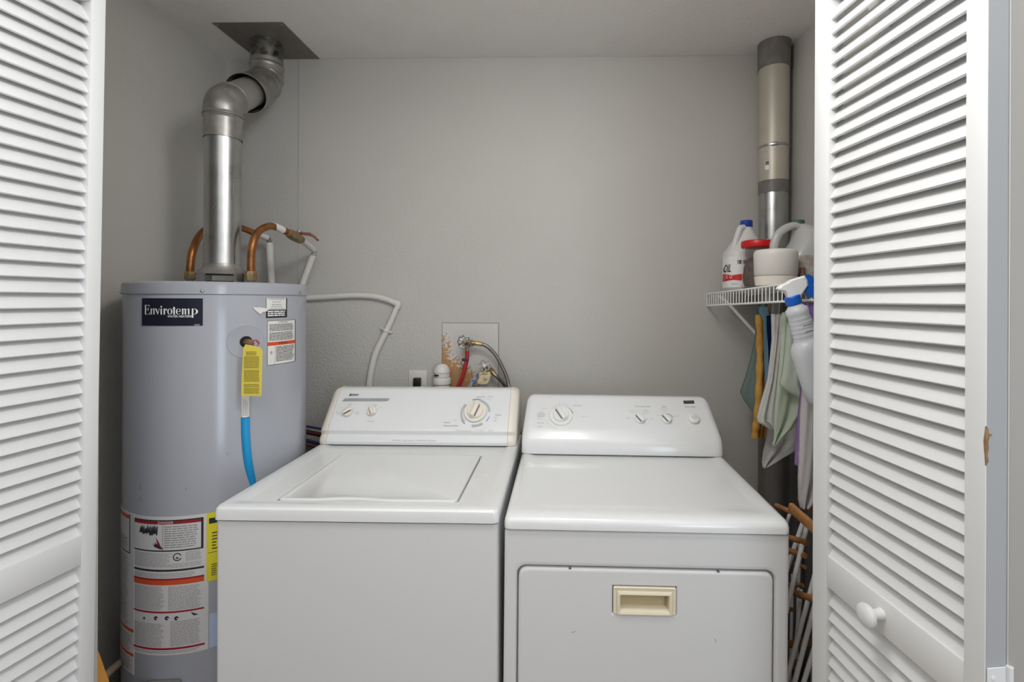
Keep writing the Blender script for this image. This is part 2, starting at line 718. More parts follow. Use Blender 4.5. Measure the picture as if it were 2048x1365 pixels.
# shade painted in as grey on the two folded edges that face the room
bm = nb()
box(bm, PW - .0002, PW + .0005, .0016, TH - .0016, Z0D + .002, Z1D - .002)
obj('edge_shade', bm, mat('edge_shade_grey', 'aeb0b3', .5), pr1, local=True, label='outer edge of the door panel with shade painted in grey')
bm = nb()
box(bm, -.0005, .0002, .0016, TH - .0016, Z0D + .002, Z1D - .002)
obj('edge_shade', bm, mat('edge_shade_warm', 'adaaa6', .5), pr2, local=True, label='edge of the second panel with shade painted in warm grey')
# knob of the right door
_dr = ray(1762, 1229)
kp_y = (fx + .131 * fy) / (_dr.x / _dr.y + .131)
kp = Vector((fx - .131 * (kp_y - fy), kp_y, CAM.z + _dr.z * kp_y / _dr.y))
Mk = frame(kp, (-nx, -ny, 0))
bm = nb()
lathe(bm, [(.011, -.002), (.010, .004), (.0085, .012), (.010, .018), (.0185, .023), (.0205, .029), (.0195, .034), (.014, .0375), (.006, .039), (.001, .0392)], M=Mk, seg=28)
bmesh.ops.translate(bm, verts=bm.verts[:], vec=(0, 0, 0))
pinv = PR1M.inverted()
xf(bm, bm.verts[:], pinv)
obj('knob', bm, M_door, pr1, local=True)
# hinge on the two folded edges
zt = P(1975, 1337, .722).z
bm = nb()
hx = PW
vs = box(bm, PW + .0006, PW + .0024, .002, TH - .001, zt - .07, zt, .0006, 1)
box(bm, PW + .0006, PW + .0024, TH + .004, TH + .026, zt - .07, zt, .0006, 1)
tube(bm, [(PW + .0035, TH + .0012, zt - .07), (PW + .0035, TH + .0012, zt + .001)], .0045, 12, False)
for zz in (zt - .015, zt - .055):
    for yy in (.011,):
        v2 = lathe(bm, [(.0035, 0), (.0035, .0012), (.0015, .0018)], seg=12)
        xf(bm, v2, Matrix.Translation((PW + .0020, yy, zz)) @ Matrix.Rotation(R_(90), 4, 'Y'))
obj('hinge', bm, M_door, pr1, local=True)
# bare wood where the edge is chipped
bm = nb()
za, zb = P(1973, 932, .722).z, P(1973, 853, .722).z
pts = [(.000, 0), (.0035, .006), (.002, .016), (.0042, .026), (.0028, .034), (.0052, .042), (.010, .0455), (.004, .047), (.0032, .054), (0, .058)]
sc_ = (zb - za) / .058
ring = [(y, za + z * sc_) for y, z in pts]
extr(bm, [(-.0006, za)] + ring + [(-.0006, zb)], lambda u, v, w_: Vector((PW - .0004 + w_, u, v)), .0016)
vsb = [bm.verts.new((PW - x, -.0006, z)) for x, z in ((0, za), (.002, za + .02), (.003, za + .035), (.001, zb - .006), (0, zb))]
bm.faces.new(vsb)
obj('wood_chip', bm, mat('bare_wood', 'a58a68', .7, color2='8a6c4a', vscale=80), pr1, local=True, label='bare brown wood where the paint has chipped off the door edge')

# left door
lx, ly = .122 / 1.00741, 1 / 1.00741
fx, fy = -1.0589, 1.0998
D2 = thing('door_2', 'white louvred bifold door folded open at the left, its slats closest to the frame edge', None, (-.0198, 0, 0), kind='structure', rot=(0, R_(.8), 0))
nearL = Vector((fx - lx * PW, fy - ly * PW, 0))
pl1 = louvre_panel('door_panel', .033, .031, frame2(nearL.x, nearL.y, lx, ly), True, D2)
tL = Vector((-ly, lx, 0))
q = nearL + tL * (TH + .0015)
farL = Vector((-1.130, 1.07, 0))
dL = (farL - q).normalized()
louvre_panel('door_panel', .035, .035, frame2(q.x, q.y, dL.x, dL.y) @ Matrix.Translation((0, 0, 0)), False, D2)

# ================================================================== WATER HEATER
TC = Vector((-1.127, 1.598, 0))
TR = .250
TZ = 1.468


def cyl_hit(px, py, R=TR):
    d = ray(px, py)
    ox, oy = CAM.x - TC.x, CAM.y - TC.y
    a = d.x ** 2 + d.y ** 2
    b = 2 * (ox * d.x + oy * d.y)
    c = ox * ox + oy * oy - R * R
    disc = b * b - 4 * a * c
    if disc < 0:
        disc = 0
    t = (-b - math.sqrt(disc)) / (2 * a)
    p = CAM + d * t
    return math.atan2(p.y - TC.y, p.x - TC.x), p.z


TH0 = cyl_hit(430, 700)[0]


def cs(px, py):
    th, z = cyl_hit(px, py)
    return (th - TH0) * TR, z


def cmap(u, v, w_):
    th = TH0 + u / TR
    r = TR + w_
    return Vector((TC.x + r * math.cos(th), TC.y + r * math.sin(th), v))


WH = thing('water_heater', 'tall grey cylindrical gas water heater with navy nameplate, left of the washer', 'water heater', (TC.x, TC.y, 0))
bm = nb()
lathe(bm, [(TR - .01, .02), (TR - .002, .03), (TR, .05), (TR, 1.426), (TR - .001, 1.431)], (TC.x, TC.y, 0), 96)
obj('tank_jacket', bm, M_tank, WH)
bm = nb()
lathe(bm, [(TR + .001, 1.4305), (TR + .0035, 1.4325), (TR + .0035, 1.454), (TR + .0025, 1.463), (TR - .004, TZ), (TR - .02, TZ + .0005), (.02, TZ + .002)], (TC.x, TC.y, 0), 96)
obj('top_cap', bm, M_tank, WH)
bm = nb()
lathe(bm, [(TR - .03, 0), (TR - .03, .03)], (TC.x, TC.y, 0), 48)
obj('base', bm, M_dark, WH)
for px, py in ((405, 582), (597, 586), (246, 585)):
    u, v = cs(px, py)
    bm = nb()
    p = cmap(u, v, .0035)
    lathe(bm, [(.0045, 0), (.0045, .0018), (.0032, .0035), (.001, .004)], M=frame(p, cmap(u, v, 1) - cmap(u, v, 0)), seg=12)
    obj('screw', bm, M_galv, WH)


def curved_plate(name, px0, px1, zt_, zb_, m, w0=.0002, t=.0006, parent=WH, rough_edge=0):
    u0, _ = cs(px0, 800)
    u1, _ = cs(px1, 800)
    bm = nb()
    n = max(4, int(abs(u1 - u0) / .01))
    rs = []
    for i in range(n + 1):
        u = u0 + (u1 - u0) * i / n
        rs.append([cmap(u, zb_, w0), cmap(u, zt_, w0), cmap(u, zt_, w0 + t), cmap(u, zb_, w0 + t)])
    rings(bm, rs)
    return obj(name, bm, m, parent)


def zc(px, py):
    return cs(px, py)[1]


# nameplate with its two lines of lettering
np_t, np_b = zc(344, 597), zc(344, 652)
npl = curved_plate('nameplate', 284, 405, np_t, np_b, M_navy, t=.0012)
npl['label'] = 'navy nameplate with white lettering'
u0, _ = cs(291, 620)
u1, _ = cs(396.5, 620)
bm = nb()
zb0 = zc(330, 629.5)
zx = zc(330, 617.5)      # x height
zcap = zc(330, 610.5)
H = zx - zb0
CHP = zcap - zb0
W_ = .0016


def q4(pts):
    vs = [bm.verts.new(cmap(a, b, W_)) for a, b in pts]
    bm.faces.new(vs)


def stem(u, w_, z0, z1):
    q4([(u, z0), (u + w_, z0), (u + w_, z1), (u, z1)])


def crescent(u, w_, z0, z1, side, t, full=False):
    """thick sided bow: side -1 bulges left"""
    n = 10
    c = (z0 + z1) / 2
    h = (z1 - z0) / 2
    A, B = [], []
    for i in range(n + 1):
        a = R_(-90 + 180 * i / n)
        A.append((u + side * w_ * math.cos(a), c + h * math.sin(a)))
        B.append((u + side * max(0, (w_ - t)) * math.cos(a), c + (h - .0006) * math.sin(a)))
    for i in range(n):
        q4([A[i], A[i + 1], B[i + 1], B[i]])


LW = (u1 - u0)
s = LW / 105.5           # one px of the photograph along the jacket


def up_(px):
    return cs(px, 620)[0]


T_ = 2.9 * s             # thick stem
h_ = .7 * s
# E
stem(up_(291), T_, zb0, zcap)
stem(up_(291), 8 * s, zcap - h_, zcap)
stem(up_(291), 8.5 * s, zb0, zb0 + h_)
stem(up_(293), 5 * s, zb0 + CHP * .52, zb0 + CHP * .52 + h_)
q4([(up_(298), zcap), (up_(300), zcap), (up_(299.8), zcap - 3.5 * s), (up_(299.2), zcap - 3.5 * s)])
q4([(up_(297), zb0 + CHP * .4), (up_(298.2), zb0 + CHP * .4), (up_(298.2), zb0 + CHP * .7), (up_(297), zb0 + CHP * .7)])
q4([(up_(298.6), zb0), (up_(300.4), zb0), (up_(301), zb0 + 4 * s), (up_(300.2), zb0 + 4 * s)])


def n_like(x, k=1, sp_n=5.9):
    stem(up_(x), T_ * .9, zb0, zb0 + H)
    for i in range(k):
        xa = x + 2.4 + i * sp_n
        q4([(up_(xa), zb0 + H * .78), (up_(xa + 2.6), zb0 + H), (up_(xa + 4.6), zb0 + H), (up_(xa + 4.6), zb0 + H * .9), (up_(xa + 2.8), zb0 + H * .88)])
        stem(up_(xa + 2.9), T_ * .9, zb0, zb0 + H * .93)


n_like(302.5)
# v
q4([(up_(311), zb0 + H), (up_(314), zb0 + H), (up_(317.6), zb0 + 2 * s), (up_(316.3), zb0)])
q4([(up_(316), zb0), (up_(316.8), zb0), (up_(320), zb0 + H), (up_(319), zb0 + H)])
# i
stem(up_(322), T_, zb0, zb0 + H)
crescent(up_(323.4), 1.7 * s, zb0 + H + 2.0 * s, zb0 + H + 5.6 * s, 1, 1.7 * s)
crescent(up_(323.4), 1.7 * s, zb0 + H + 2.0 * s, zb0 + H + 5.6 * s, -1, 1.7 * s)
# r
stem(up_(328), T_, zb0, zb0 + H)
q4([(up_(330.8), zb0 + H * .72), (up_(333), zb0 + H), (up_(334.6), zb0 + H), (up_(334.6), zb0 + H * .68), (up_(332.6), zb0 + H * .72)])
# o
crescent(up_(340.4), 5 * s, zb0, zb0 + H, -1, 2.7 * s)
crescent(up_(340.4), 5 * s, zb0, zb0 + H, 1, 2.7 * s)
# t
stem(up_(347.2), T_, zb0 + .6 * s, zb0 + H + 3.4 * s)
stem(up_(345.4), 6.4 * s, zb0 + H - h_, zb0 + H)
stem(up_(347.6), 4 * s, zb0, zb0 + h_)
# e
crescent(up_(357.4), 4.8 * s, zb0, zb0 + H, -1, 2.7 * s)
crescent(up_(357.4), 4.4 * s, zb0 + H * .5, zb0 + H, 1, 1.9 * s)
stem(up_(354.5), 7 * s, zb0 + H * .47, zb0 + H * .47 + h_)
q4([(up_(357.4), zb0), (up_(357.4), zb0 + h_), (up_(361.5), zb0 + 2.6 * s), (up_(361.8), zb0 + 2.1 * s)])
# m
n_like(364.6, 2, 6.6)
# p
stem(up_(384), T_, zb0 - 6.6 * s, zb0 + H)
crescent(up_(387.4), 8 * s, zb0, zb0 + H, 1, 3.4 * s)
for f in bm.faces:
    pass
text_into(bm, 'WATER HEATERS', 6.2 * s, up_(359), zb0 - 4.0 * s, cmap, sx=.92, bold=.1 * s, t=0, w0=W_)
obj('lettering', bm, M_inkwh, npl, kind='stuff')
bm = nb()
quad_into(bm, up_(389), up_(400), np_b + .3 * s, np_b + 3 * s, cmap, .0016)
obj('small_print', bm, M_ink, npl, kind='stuff')

# two-tone sticker and the torn paper
st_t, st_m, st_b = zc(550, 597), zc(550, 620), zc(550, 636)
sp = curved_plate('sticker', 531, 573, st_t, st_b, M_inkdk)
sp['label'] = 'small black and white sticker under the tank rim'
bm = nb()
ua, ub = cs(532.5, 610)[0], cs(571.5, 610)[0]
quad_into(bm, ua, ub, st_m, st_t, cmap, .001, 4)
obj('sticker_top', bm, M_paperw, sp)
bm = nb()
text_into(bm, 'DO NOT', .0075, (ua + ub) / 2, st_t - (st_t - st_m) * .33, cmap, t=0, w0=.0013)
for k, wd in ((.07, .8), (.56, .5), (.74, .55), (.93, .9)):
    c0 = (ua + ub) / 2
    hw = (ub - ua) / 2 * wd
    fine_print(bm, c0 - hw, c0 + hw, st_t - (st_t - st_m) * k - .0022, st_t - (st_t - st_m) * k + .0022, .0044, cmap, .0013, ragged=0)
obj('lettering', bm, M_ink, sp, kind='stuff')
bm = nb()
fine_print(bm, ua + .004, ub - .003, st_b + .002, st_m - .002, .0062, cmap, .0013, .6)
obj('lettering', bm, M_inkwh, sp, kind='stuff')
bm = nb()
tpx = [(505, 615), (520, 615), (531, 617), (537, 618), (533, 623), (524, 625), (521, 629), (516, 626), (509, 620)]
vs = [bm.verts.new(cmap(*cs(a, b), .0015 + .0015 * random.random())) for a, b in tpx]
bm.faces.new(vs)
g = bmesh.ops.extrude_face_region(bm, geom=bm.faces[:])
for v in [x for x in g['geom'] if isinstance(x, bmesh.types.BMVert)]:
    v.co += (cmap(0, 0, 1) - cmap(0, 0, 0)) * .0006
obj('torn_paper', bm, M_paperw, WH, label='torn scrap of white paper beside the sticker')

# instruction label
il_t, il_b = zc(562, 641), zc(562, 728)
il = curved_plate('instruction_label', 534, 590, il_t, il_b, M_inkdk)
il['label'] = 'white instruction label with an orange band'
ua, ub = cs(535, 680)[0], cs(589, 680)[0]
bm = nb()
quad_into(bm, ua, ub, il_b + .0012, il_t - .0012, cmap, .001, 6)
obj('label_face', bm, M_paperw, il)
ot, ob = zc(562, 683), zc(562, 690)
bm = nb()
quad_into(bm, ua, ub, ob, ot, cmap, .0013, 6)
obj('orange_band', bm, M_orange, il, kind='stuff')
bm = nb()
um = ua + (ub - ua) * .22
text_into(bm, 'ATTENTION', .0065, (ua + ub) / 2, il_t - .006, cmap, t=0, w0=.0014)
fine_print(bm, ua + .005, ub - .004, zc(562, 662), il_t - .0105, .0038, cmap, .0014)
fine_print(bm, ua + .005, ub - .004, ot + .003, zc(562, 664), .0038, cmap, .0014)
fine_print(bm, um + .004, ub - .004, il_b + .008, ob - .003, .0044, cmap, .0014)
quad_into(bm, um, um + .0006, il_b + .002, ob, cmap, .0013)
text_into(bm, 'WARNING', .0075, (ua + ub) / 2, (ot + ob) / 2, cmap, t=0, w0=.0016)
for k in range(5):
    a = R_(20 + 72 * k)
    c = ((ua + um) / 2, zc(540, 706))
    vsx = [bm.verts.new(cmap(c[0] + .0045 * math.cos(a + d_) * e_, c[1] + .0065 * math.sin(a + d_) * e_, .0015)) for d_, e_ in ((-.6, .4), (0, 1.1), (.6, .4))]
    bm.faces.new(vsx)
obj('lettering', bm, M_inkdk, il, kind='stuff')

# big wrap-round label at the bottom
Ld = {k: zc(345, v) for k, v in dict(t=1034, bt=1040.5, rb=1049, bb=1103.5, l0=1139.5, l1=1143.5, r0=1157.5, r1=1161, o1=1170.5, r2=1223, r3=1226.5, r4=1296, r5=1300, b=1311).items()}
bl = curved_plate('warning_label', 262, 419, Ld['t'], Ld['b'], M_paper)
bl['label'] = 'large white warning label with red and orange bands'
cu = lambda p: cs(p, 1100)[0]
U0, U1 = cu(268), cu(407)
bm = nb()
bw = .0036
quad_into(bm, U0, U1, Ld['bt'] - bw, Ld['bt'], cmap, .0011, 14)
quad_into(bm, U0, U1, Ld['bb'], Ld['bb'] + bw, cmap, .0011, 14)
quad_into(bm, U0, U0 + .004, Ld['bb'], Ld['bt'], cmap, .0011)
quad_into(bm, U1 - .0055, U1, Ld['bb'], Ld['bt'], cmap, .0011)
quad_into(bm, U0, U1 + .002, Ld['l1'], Ld['l0'], cmap, .0011, 14)
um = cu(326)
quad_into(bm, um - .0004, um + .0004, Ld['bb'], Ld['rb'], cmap, .0012)
arc_into(bm, .0085, .0112, 20, 340, cu(355), zc(355, 1114.5), cmap, .0012)
arc_into(bm, .0, .005, 200, 330, cu(355), zc(355, 1114.5), cmap, .0012)
# scribbles: flames and hand
rnd = random.Random(3)
for k in range(17):
    uu = cu(281) + (cu(314) - cu(281)) * k / 16
    hh = .008 + .009 * rnd.random() + .003 * (k / 16)
    zz = zc(300, 1062) + .002 * math.sin(k)
    vsx = [bm.verts.new(cmap(uu + a, zz + b, .0013)) for a, b in ((-.0026, -hh * .6), (.0016, -hh * .7), (.0036, hh), (.0008, hh * .7))]
    bm.faces.new(vsx)
for a in range(5):
    c = (cu(312), zc(312, 1093))
    an = R_(60 + a * 28)
    vsx = [bm.verts.new(cmap(c[0] + x, c[1] + y, .0013)) for x, y in ((.003, -.004), (math.cos(an) * .013, math.sin(an) * .013), (-.003, -.002))]
    bm.faces.new(vsx)
q_ = [(cu(308), zc(308, 1092)), (cu(314), zc(314, 1089)), (cu(325), zc(325, 1096)), (cu(326), zc(326, 1099.5)), (cu(318), zc(318, 1098))]
bm.faces.new([bm.verts.new(cmap(a, b, .0014)) for a, b in q_])
for px in (290, 313, 335, 354):
    arc_into(bm, .001, .0058 if px > 300 else .004, 0, 300, cu(px), zc(px, 1237), cmap, .0012)
q_ = [(cu(382), zc(382, 1224)), (cu(398), zc(398, 1229)), (cu(388), zc(388, 1231))]
bm.faces.new([bm.verts.new(cmap(a, b, .0014)) for a, b in q_])
obj('black_print', bm, M_inkdk, bl, kind='stuff')
bm = nb()
fine_print(bm, um + .004, U1 - .012, Ld['bb'] + .008, Ld['rb'] - .004, .0064, cmap, .0012)
fine_print(bm, U0 + .005, cu(345), Ld['l0'] + .004, Ld['bb'] - .004, .0045, cmap, .0012, .35)
fine_print(bm, cu(372), U1 - .004, zc(390, 1121), Ld['bb'] - .003, .0045, cmap, .0012, .35)
fine_print(bm, cu(345), U1 - .004, Ld['l0'] + .003, zc(360, 1126), .0045, cmap, .0012, .35)
fine_print(bm, U0 + .005, cu(330), Ld['r2'] + .004, Ld['o1'] - .004, .0042, cmap, .0012, .4)
fine_print(bm, cu(337), U1 - .004, Ld['r2'] + .004, Ld['o1'] - .004, .0042, cmap, .0012, .4)
fine_print(bm, U0 + .005, cu(330), Ld['r4'] + .004, zc(340, 1247), .0042, cmap, .0012, .4)
fine_print(bm, cu(342), U1 - .004, Ld['r4'] + .004, zc(340, 1243), .0042, cmap, .0012, .4)
fine_print(bm, U0 + .005, U1 - .004, Ld['b'] + .004, Ld['r5'] - .002, .0042, cmap, .0012, .4)
fine_print(bm, U0 + .005, U1 - .004, Ld['r0'] + .004, Ld['l1'] - .004, .0045, cmap, .0012, .35)
obj('fine_print', bm, mat('ink_worn', '9b9896', .7), bl, kind='stuff')
bm = nb()
quad_into(bm, U0 + .004, U1 - .0055, Ld['rb'], Ld['bt'] - bw, cmap, .0012, 14)
quad_into(bm, U0, U1 + .002, Ld['r1'], Ld['r0'], cmap, .0012, 14)
quad_into(bm, U0, U1 + .002, Ld['r3'], Ld['r2'], cmap, .0012, 14)
quad_into(bm, U0, U1 + .004, Ld['r5'], Ld['r4'], cmap, .0012, 14)
q_ = [(cu(312), zc(312, 1074)), (cu(319), zc(319, 1086)), (cu(325), zc(325, 1099)), (cu(316), zc(316, 1090))]
bm.faces.new([bm.verts.new(cmap(a, b, .0016)) for a, b in q_])
obj('red_bands', bm, M_red, bl, kind='stuff')
bm = nb()
quad_into(bm, U0, U1 + .002, Ld['o1'], Ld['r1'], cmap, .0012, 14)
obj('orange_band', bm, M_orange, bl, kind='stuff')
bm = nb()
text_into(bm, 'DANGER', .0105, cu(331), (Ld['bt'] + Ld['rb']) / 2 - .0012, cmap, t=0, w0=.0015)
obj('lettering', bm, M_paperw, bl, kind='stuff')
# the narrow label wrapping round the left side
la_t, la_b = Ld['t'] + .0, zc(262, 1347)
u_l = cs(262, 1100)[0]
bm = nb()
n = 18
uL = u_l - .16
rs = []
for i in range(n + 1):
    u = uL + (cu(269.5) - uL) * i / n
    rs.append([cmap(u, la_b, .0004), cmap(u, Ld['t'] + .001, .0004), cmap(u, Ld['t'] + .001, .0012), cmap(u, la_b, .0012)])
rings(bm, rs)
wl = obj('side_label', bm, M_paper, WH)
wl['label'] = 'narrow white label on the left flank, with orange headings'
bm = nb()
zz = lambda y: zc(258, y)
for y0, y1 in ((1030, 1037), (1255, 1261), (1303, 1309)):
    quad_into(bm, uL + .01, cu(269 if y0 > 1100 else 260.5), zz(y1), zz(y0), cmap, .0016, 8)
obj('orange_band', bm, M_orange, wl, kind='stuff')
bm = nb()
for a, b, c, d in ((260.2, 261.6, 1028, 1106),):
    quad_into(bm, cu(a), cu(b), zz(d), zz(c), cmap, .0016)
quad_into(bm, uL, cu(261), zz(1106), zz(1104), cmap, .0016, 8)
fine_print(bm, uL + .01, cu(258), zz(1102), zz(1075), .006, cmap, .0016, .25)
obj('black_print', bm, M_inkdk, wl, kind='stuff')
bm = nb()
fine_print(bm, uL + .01, cu(259), zz(1250), zz(1112), .0055, cmap, .0016, .35)
fine_print(bm, uL + .01, cu(266), zz(1300), zz(1266), .0055, cmap, .0016, .35)
fine_print(bm, uL + .01, cu(266), zz(1340), zz(1312), .0055, cmap, .0016, .35)
obj('fine_print', bm, M_ink, wl, kind='stuff')
# yellow energy label and pale blue strip right of it
ye = curved_plate('energy_label', 414.5, 450, zc(430, 1024), zc(430, 1160), M_yellow, w0=.0008)
ye['label'] = 'yellow label half hidden behind the washer'
bm = nb()
quad_into(bm, cu(418), cu(448), zc(430, 1046), zc(430, 1035), cmap, .0018, 3)
quad_into(bm, cu(417), cu(448), zc(430, 1104), zc(430, 1103), cmap, .0018, 3)
fine_print(bm, cu(424), cu(448), zc(430, 1098), zc(430, 1062), .009, cmap, .0018, .35)
fine_print(bm, cu(423), cu(448), zc(430, 1150), zc(430, 1126), .006, cmap, .0018, .35)
obj('black_print', bm, M_inkdk, ye, kind='stuff')
pb = curved_plate('label_strip', 421, 450, zc(430, 1226), zc(430, 1293), mat('label_pale_blue', 'b9c6e2', .4), w0=.0004)

# relief valve opening, disc, valve stub
hu, hz = cs(492, 684)
bm = nb()
ring = []
for r, w_ in ((.0495, .0002), (.0485, .0014), (.046, .0008), (.017, .0008)):
    ring.append([cmap(hu + r * math.cos(2 * PI * i / 48), hz + r * math.sin(2 * PI * i / 48), w_) for i in range(48)])
rings(bm, ring, False, False)
obj('access_disc', bm, M_tank, WH)
bm = nb()
bm.faces.new([bm.verts.new(cmap(hu + .0165 * math.cos(2 * PI * i / 24), hz + .0165 * math.sin(2 * PI * i / 24), .0012)) for i in range(24)])
obj('valve_opening', bm, M_dark, WH)
RV = thing('relief_valve', 'small brass relief valve poking out of the round opening in the grey tank', 'valve', cmap(hu, hz, .001))
Mv = frame(cmap(hu + .003, hz - .002, -.01), cmap(hu, hz, 1) - cmap(hu, hz, 0))
bm = nb()
lathe(bm, [(.0115, .0), (.0125, .014), (.0105, .026), (.0105, .040), (.008, .044)], M=Mv, seg=6)
obj('valve_body', bm, M_brass, RV)
bm = nb()
pv = cmap(hu + .004, hz - .006, .024)
lathe(bm, [(.009, -.022), (.010, -.018), (.010, .006), (.007, .010)], pv, 16)
obj('outlet', bm, M_brass, RV)
# tangled pink wire and white strip
bm = nb()
rnd = random.Random(5)
pts = [cmap(hu + .010 + .012 * math.cos(k * 1.9) * (.6 + .4 * rnd.random()), hz - .004 + .012 * math.sin(k * 1.9), .040 + .006 * rnd.random()) for k in range(15)]
tube(bm, pts, .0009, 6, True, 5)
tg_w = obj('tag_wire', bm, mat('pink_wire', 'b0586f', .5))
tag(tg_w, 'tangle of thin pink wire at the top of the yellow hanging tag', 'wire')
tg_w['category'] = 'wire'

# yellow tag
TGY = 1.395
c4 = [P(486, 697, TGY), P(491, 689, TGY), P(520, 695, TGY), P(525, 703, TGY), P(522.5, 792, TGY), P(482.5, 793.5, TGY)]
nT = (c4[3] - c4[0]).cross(c4[5] - c4[0]).normalized()
if nT.y > 0:
    nT = -nT
bm = nb()
a = [bm.verts.new(p) for p in c4]
b = [bm.verts.new(p - nT * .0008) for p in c4]
bm.faces.new(a)
bm.faces.new(b[::-1])
for i in range(6):
    bm.faces.new((a[i], a[(i + 1) % 6], b[(i + 1) % 6], b[i]))
TG = thing('warning_tag', 'yellow printed warning tag hanging from the brass valve on the grey tank', 'tag', P(503, 793, TGY))
obj('tag_card', bm, M_tagy, TG)
tmap = lambda u, v, w_: (P(u, -v, TGY) + nT * w_)
bm = nb()
for y0, y1 in ((703, 712), (713, 737), (740, 764), (768, 775), (776, 789)):
    fine_print(bm, 488 + (y0 < 712) * 4, 519 - (y0 < 712) * 5, -y1, -y0, 1.75, tmap, .0004, .5, ragged=.06)
obj('fine_print', bm, M_inktag, TG, kind='stuff')

# blue discharge pipe with white printed sleeve
BP = thing('discharge_pipe', 'bright blue plastic pipe running down the front of the grey tank', 'pipe', P(507, 975, 1.458))
pp = [P(493, 700, 1.442), P(491, 740, 1.435), P(490.5, 790, 1.432), P(490.5, 835, 1.432), P(492, 880, 1.433), P(497, 930, 1.441), P(507, 978, 1.458), P(518, 1020, 1.465)]
bm = nb()
tube(bm, pp[3:] + [Vector((-.905, 1.465, .5)), Vector((-.905, 1.465, .12))], .0117, 16)
obj('pipe_wall', bm, M_blue, BP)
bm = nb()
tube(bm, pp[:3] + [P(490.5, 834, 1.432)], .0112, 16)
sl = obj('printed_sleeve', bm, M_paperw, BP, label='white printed section of the blue pipe')
bm = nb()
for k in range(3):
    x = 487.5 + k * 3.2
    fine_print(bm, -832, -797, x - .8, x + .8, 1.6, lambda u, v, w_: P(v, -u, 1.432 - .0117 + abs(v - 490.5) * .0002), fill=.55, ragged=.2)
obj('fine_print', bm, M_ink, sl, kind='stuff')

# draft hood: flared skirt on legs
DH = TZ + .002
bm = nb()
cz = 1.505
lathe(bm, [(.052, .028), (.0535, .028), (.0545, .018), (.071, -.002), (.0735, -.006), (.072, -.007), (.066, -.004), (.050, .012)], (TC.x, TC.y, cz), 40, cap=False)
dh = obj('draft_hood', bm, M_galvdull, WH)
for k, a in enumerate((-75, 15, 105, 195)):
    # each leg is a broad bent strip
    a = R_(a - 32)
    bm = nb()
    rs = []
    for r, z in ((.0725, .0355), (.0735, .018), (.0735, .001)):
        r2 = r
        ring = []
        for (rr, da) in ((r2, -.24), (r2, .24), (r2 + .0015, .24), (r2 + .0015, -.24)):
            ring.append(Vector((TC.x + rr * math.cos(a + da), TC.y + rr * math.sin(a + da), TZ + z)))
        rs.append(ring)
    rings(bm, rs)
    obj('leg', bm, M_galv, dh)
bm = nb()
lathe(bm, [(.05, 0), (.05, .006), (.042, .007)], (TC.x, TC.y, TZ + .0015), 32)
obj('flue_collar', bm, M_dark, WH)

# gas control at the bottom
gu, gz = cs(332, 1358)
bm = nb()
Mg = frame(cmap(gu, gz - .045, 0), cmap(gu, gz, 1) - cmap(gu, gz, 0))
v_ = box(bm, -.045, .045, -.045, .045, 0, .055, .008)
xf(bm, v_, Mg)
gc = obj('gas_control', bm, mat('gas_control_grey', '9c9894', .5), WH)
bm = nb()
lathe(bm, [(.022, .05), (.022, .065), (.018, .068)], M=Mg, seg=20)
obj('control_dial', bm, M_red, gc)
# small scuffs on the jacket
bm = nb()
for px, py, h2 in ((281, 975, 8), (282, 998, 5), (372, 978, 3), (455, 909, 2)):
    u, v = cs(px, py)
    bm = nb()
    quad_into(bm, u - .0008, u + .0008, v - h2 * .0012, v + h2 * .0012, cmap, .0006)
    obj('scuff_mark', bm, mat('scuff', '77735f', .7), WH)

# ================================================================== FLUE PIPE
FR = .0528
FL = thing('flue_pipe', 'shiny galvanized metal flue pipe rising from the water heater to the ceiling', 'flue pipe', (TC.x, TC.y, 1.52))
bm = nb()
zj = P(443, 262, TC.y - .05).z
lathe(bm, [(FR, 1.52), (FR + .0008, 1.523), (FR, 1.527), (FR, zj)], (TC.x, TC.y, 0), 48)
sp_ = obj('straight_section', bm, M_galv, FL)
# seam of the straight section
bm = nb()
sa_ = R_(-22)
tube(bm, [(TC.x + FR * math.cos(sa_), TC.y + FR * math.sin(sa_), 1.525), (TC.x + FR * math.cos(sa_), TC.y + FR * math.sin(sa_), zj)], .0016, 6, False)
obj('seam', bm, M_galvdull, sp_)


def gore_pipe(pts, r, bulge, seams, seg=40):
    def rf(t):
        rr = r
        for s_, w_, bb in seams:
            d = abs(t - s_) / w_
            if d < 1:
                rr += bb * (1 - d * d)
        return rr
    bm = nb()
    tube(bm, pts, rf, seg, True, 10, caps=False)
    return bm


J0 = Vector((TC.x, TC.y, zj - .012))
zE = 2.026
J1 = Vector((TC.x, TC.y, zE))
FXC = P(534, 95, 1.922).x
E2 = Vector((FXC, 1.922, 2.272))
EV = Vector((TC.x, TC.y, 2.066))
dm = (E2 - EV).normalized()
J2 = EV + dm * .060
bm = nb()
tube(bm, [J0, Vector((TC.x, TC.y, zE - .014))], FR + .0022, 48, False, caps=False)
tube(bm, [Vector((TC.x, TC.y, zE - .016)), Vector((TC.x, TC.y, zE - .008)), Vector((TC.x, TC.y, zE))], lambda t: FR + .0022 + .004 * math.sin(PI * t), 48, False, caps=False)
obj('collar', bm, M_galvdull, FL)
bm = gore_pipe([J1 + Vector((0, 0, -.004)), EV - Vector((0, 0, .016)), EV + dm * .016, J2 - dm * .015, J2], FR + .003, 0, [(.0, .1, .003), (.96, .09, .003)])
obj('lower_elbow', bm, M_galvdull, FL)
bm = nb()
tube(bm, [J2 - dm * .02, E2 - dm * .10], FR - .001, 48, False)
obj('slanted_section', bm, mat('matte_grey_steel', 'a09c98', .5, metal=.5), FL)
C1 = Vector((FXC, 1.922, 2.365))
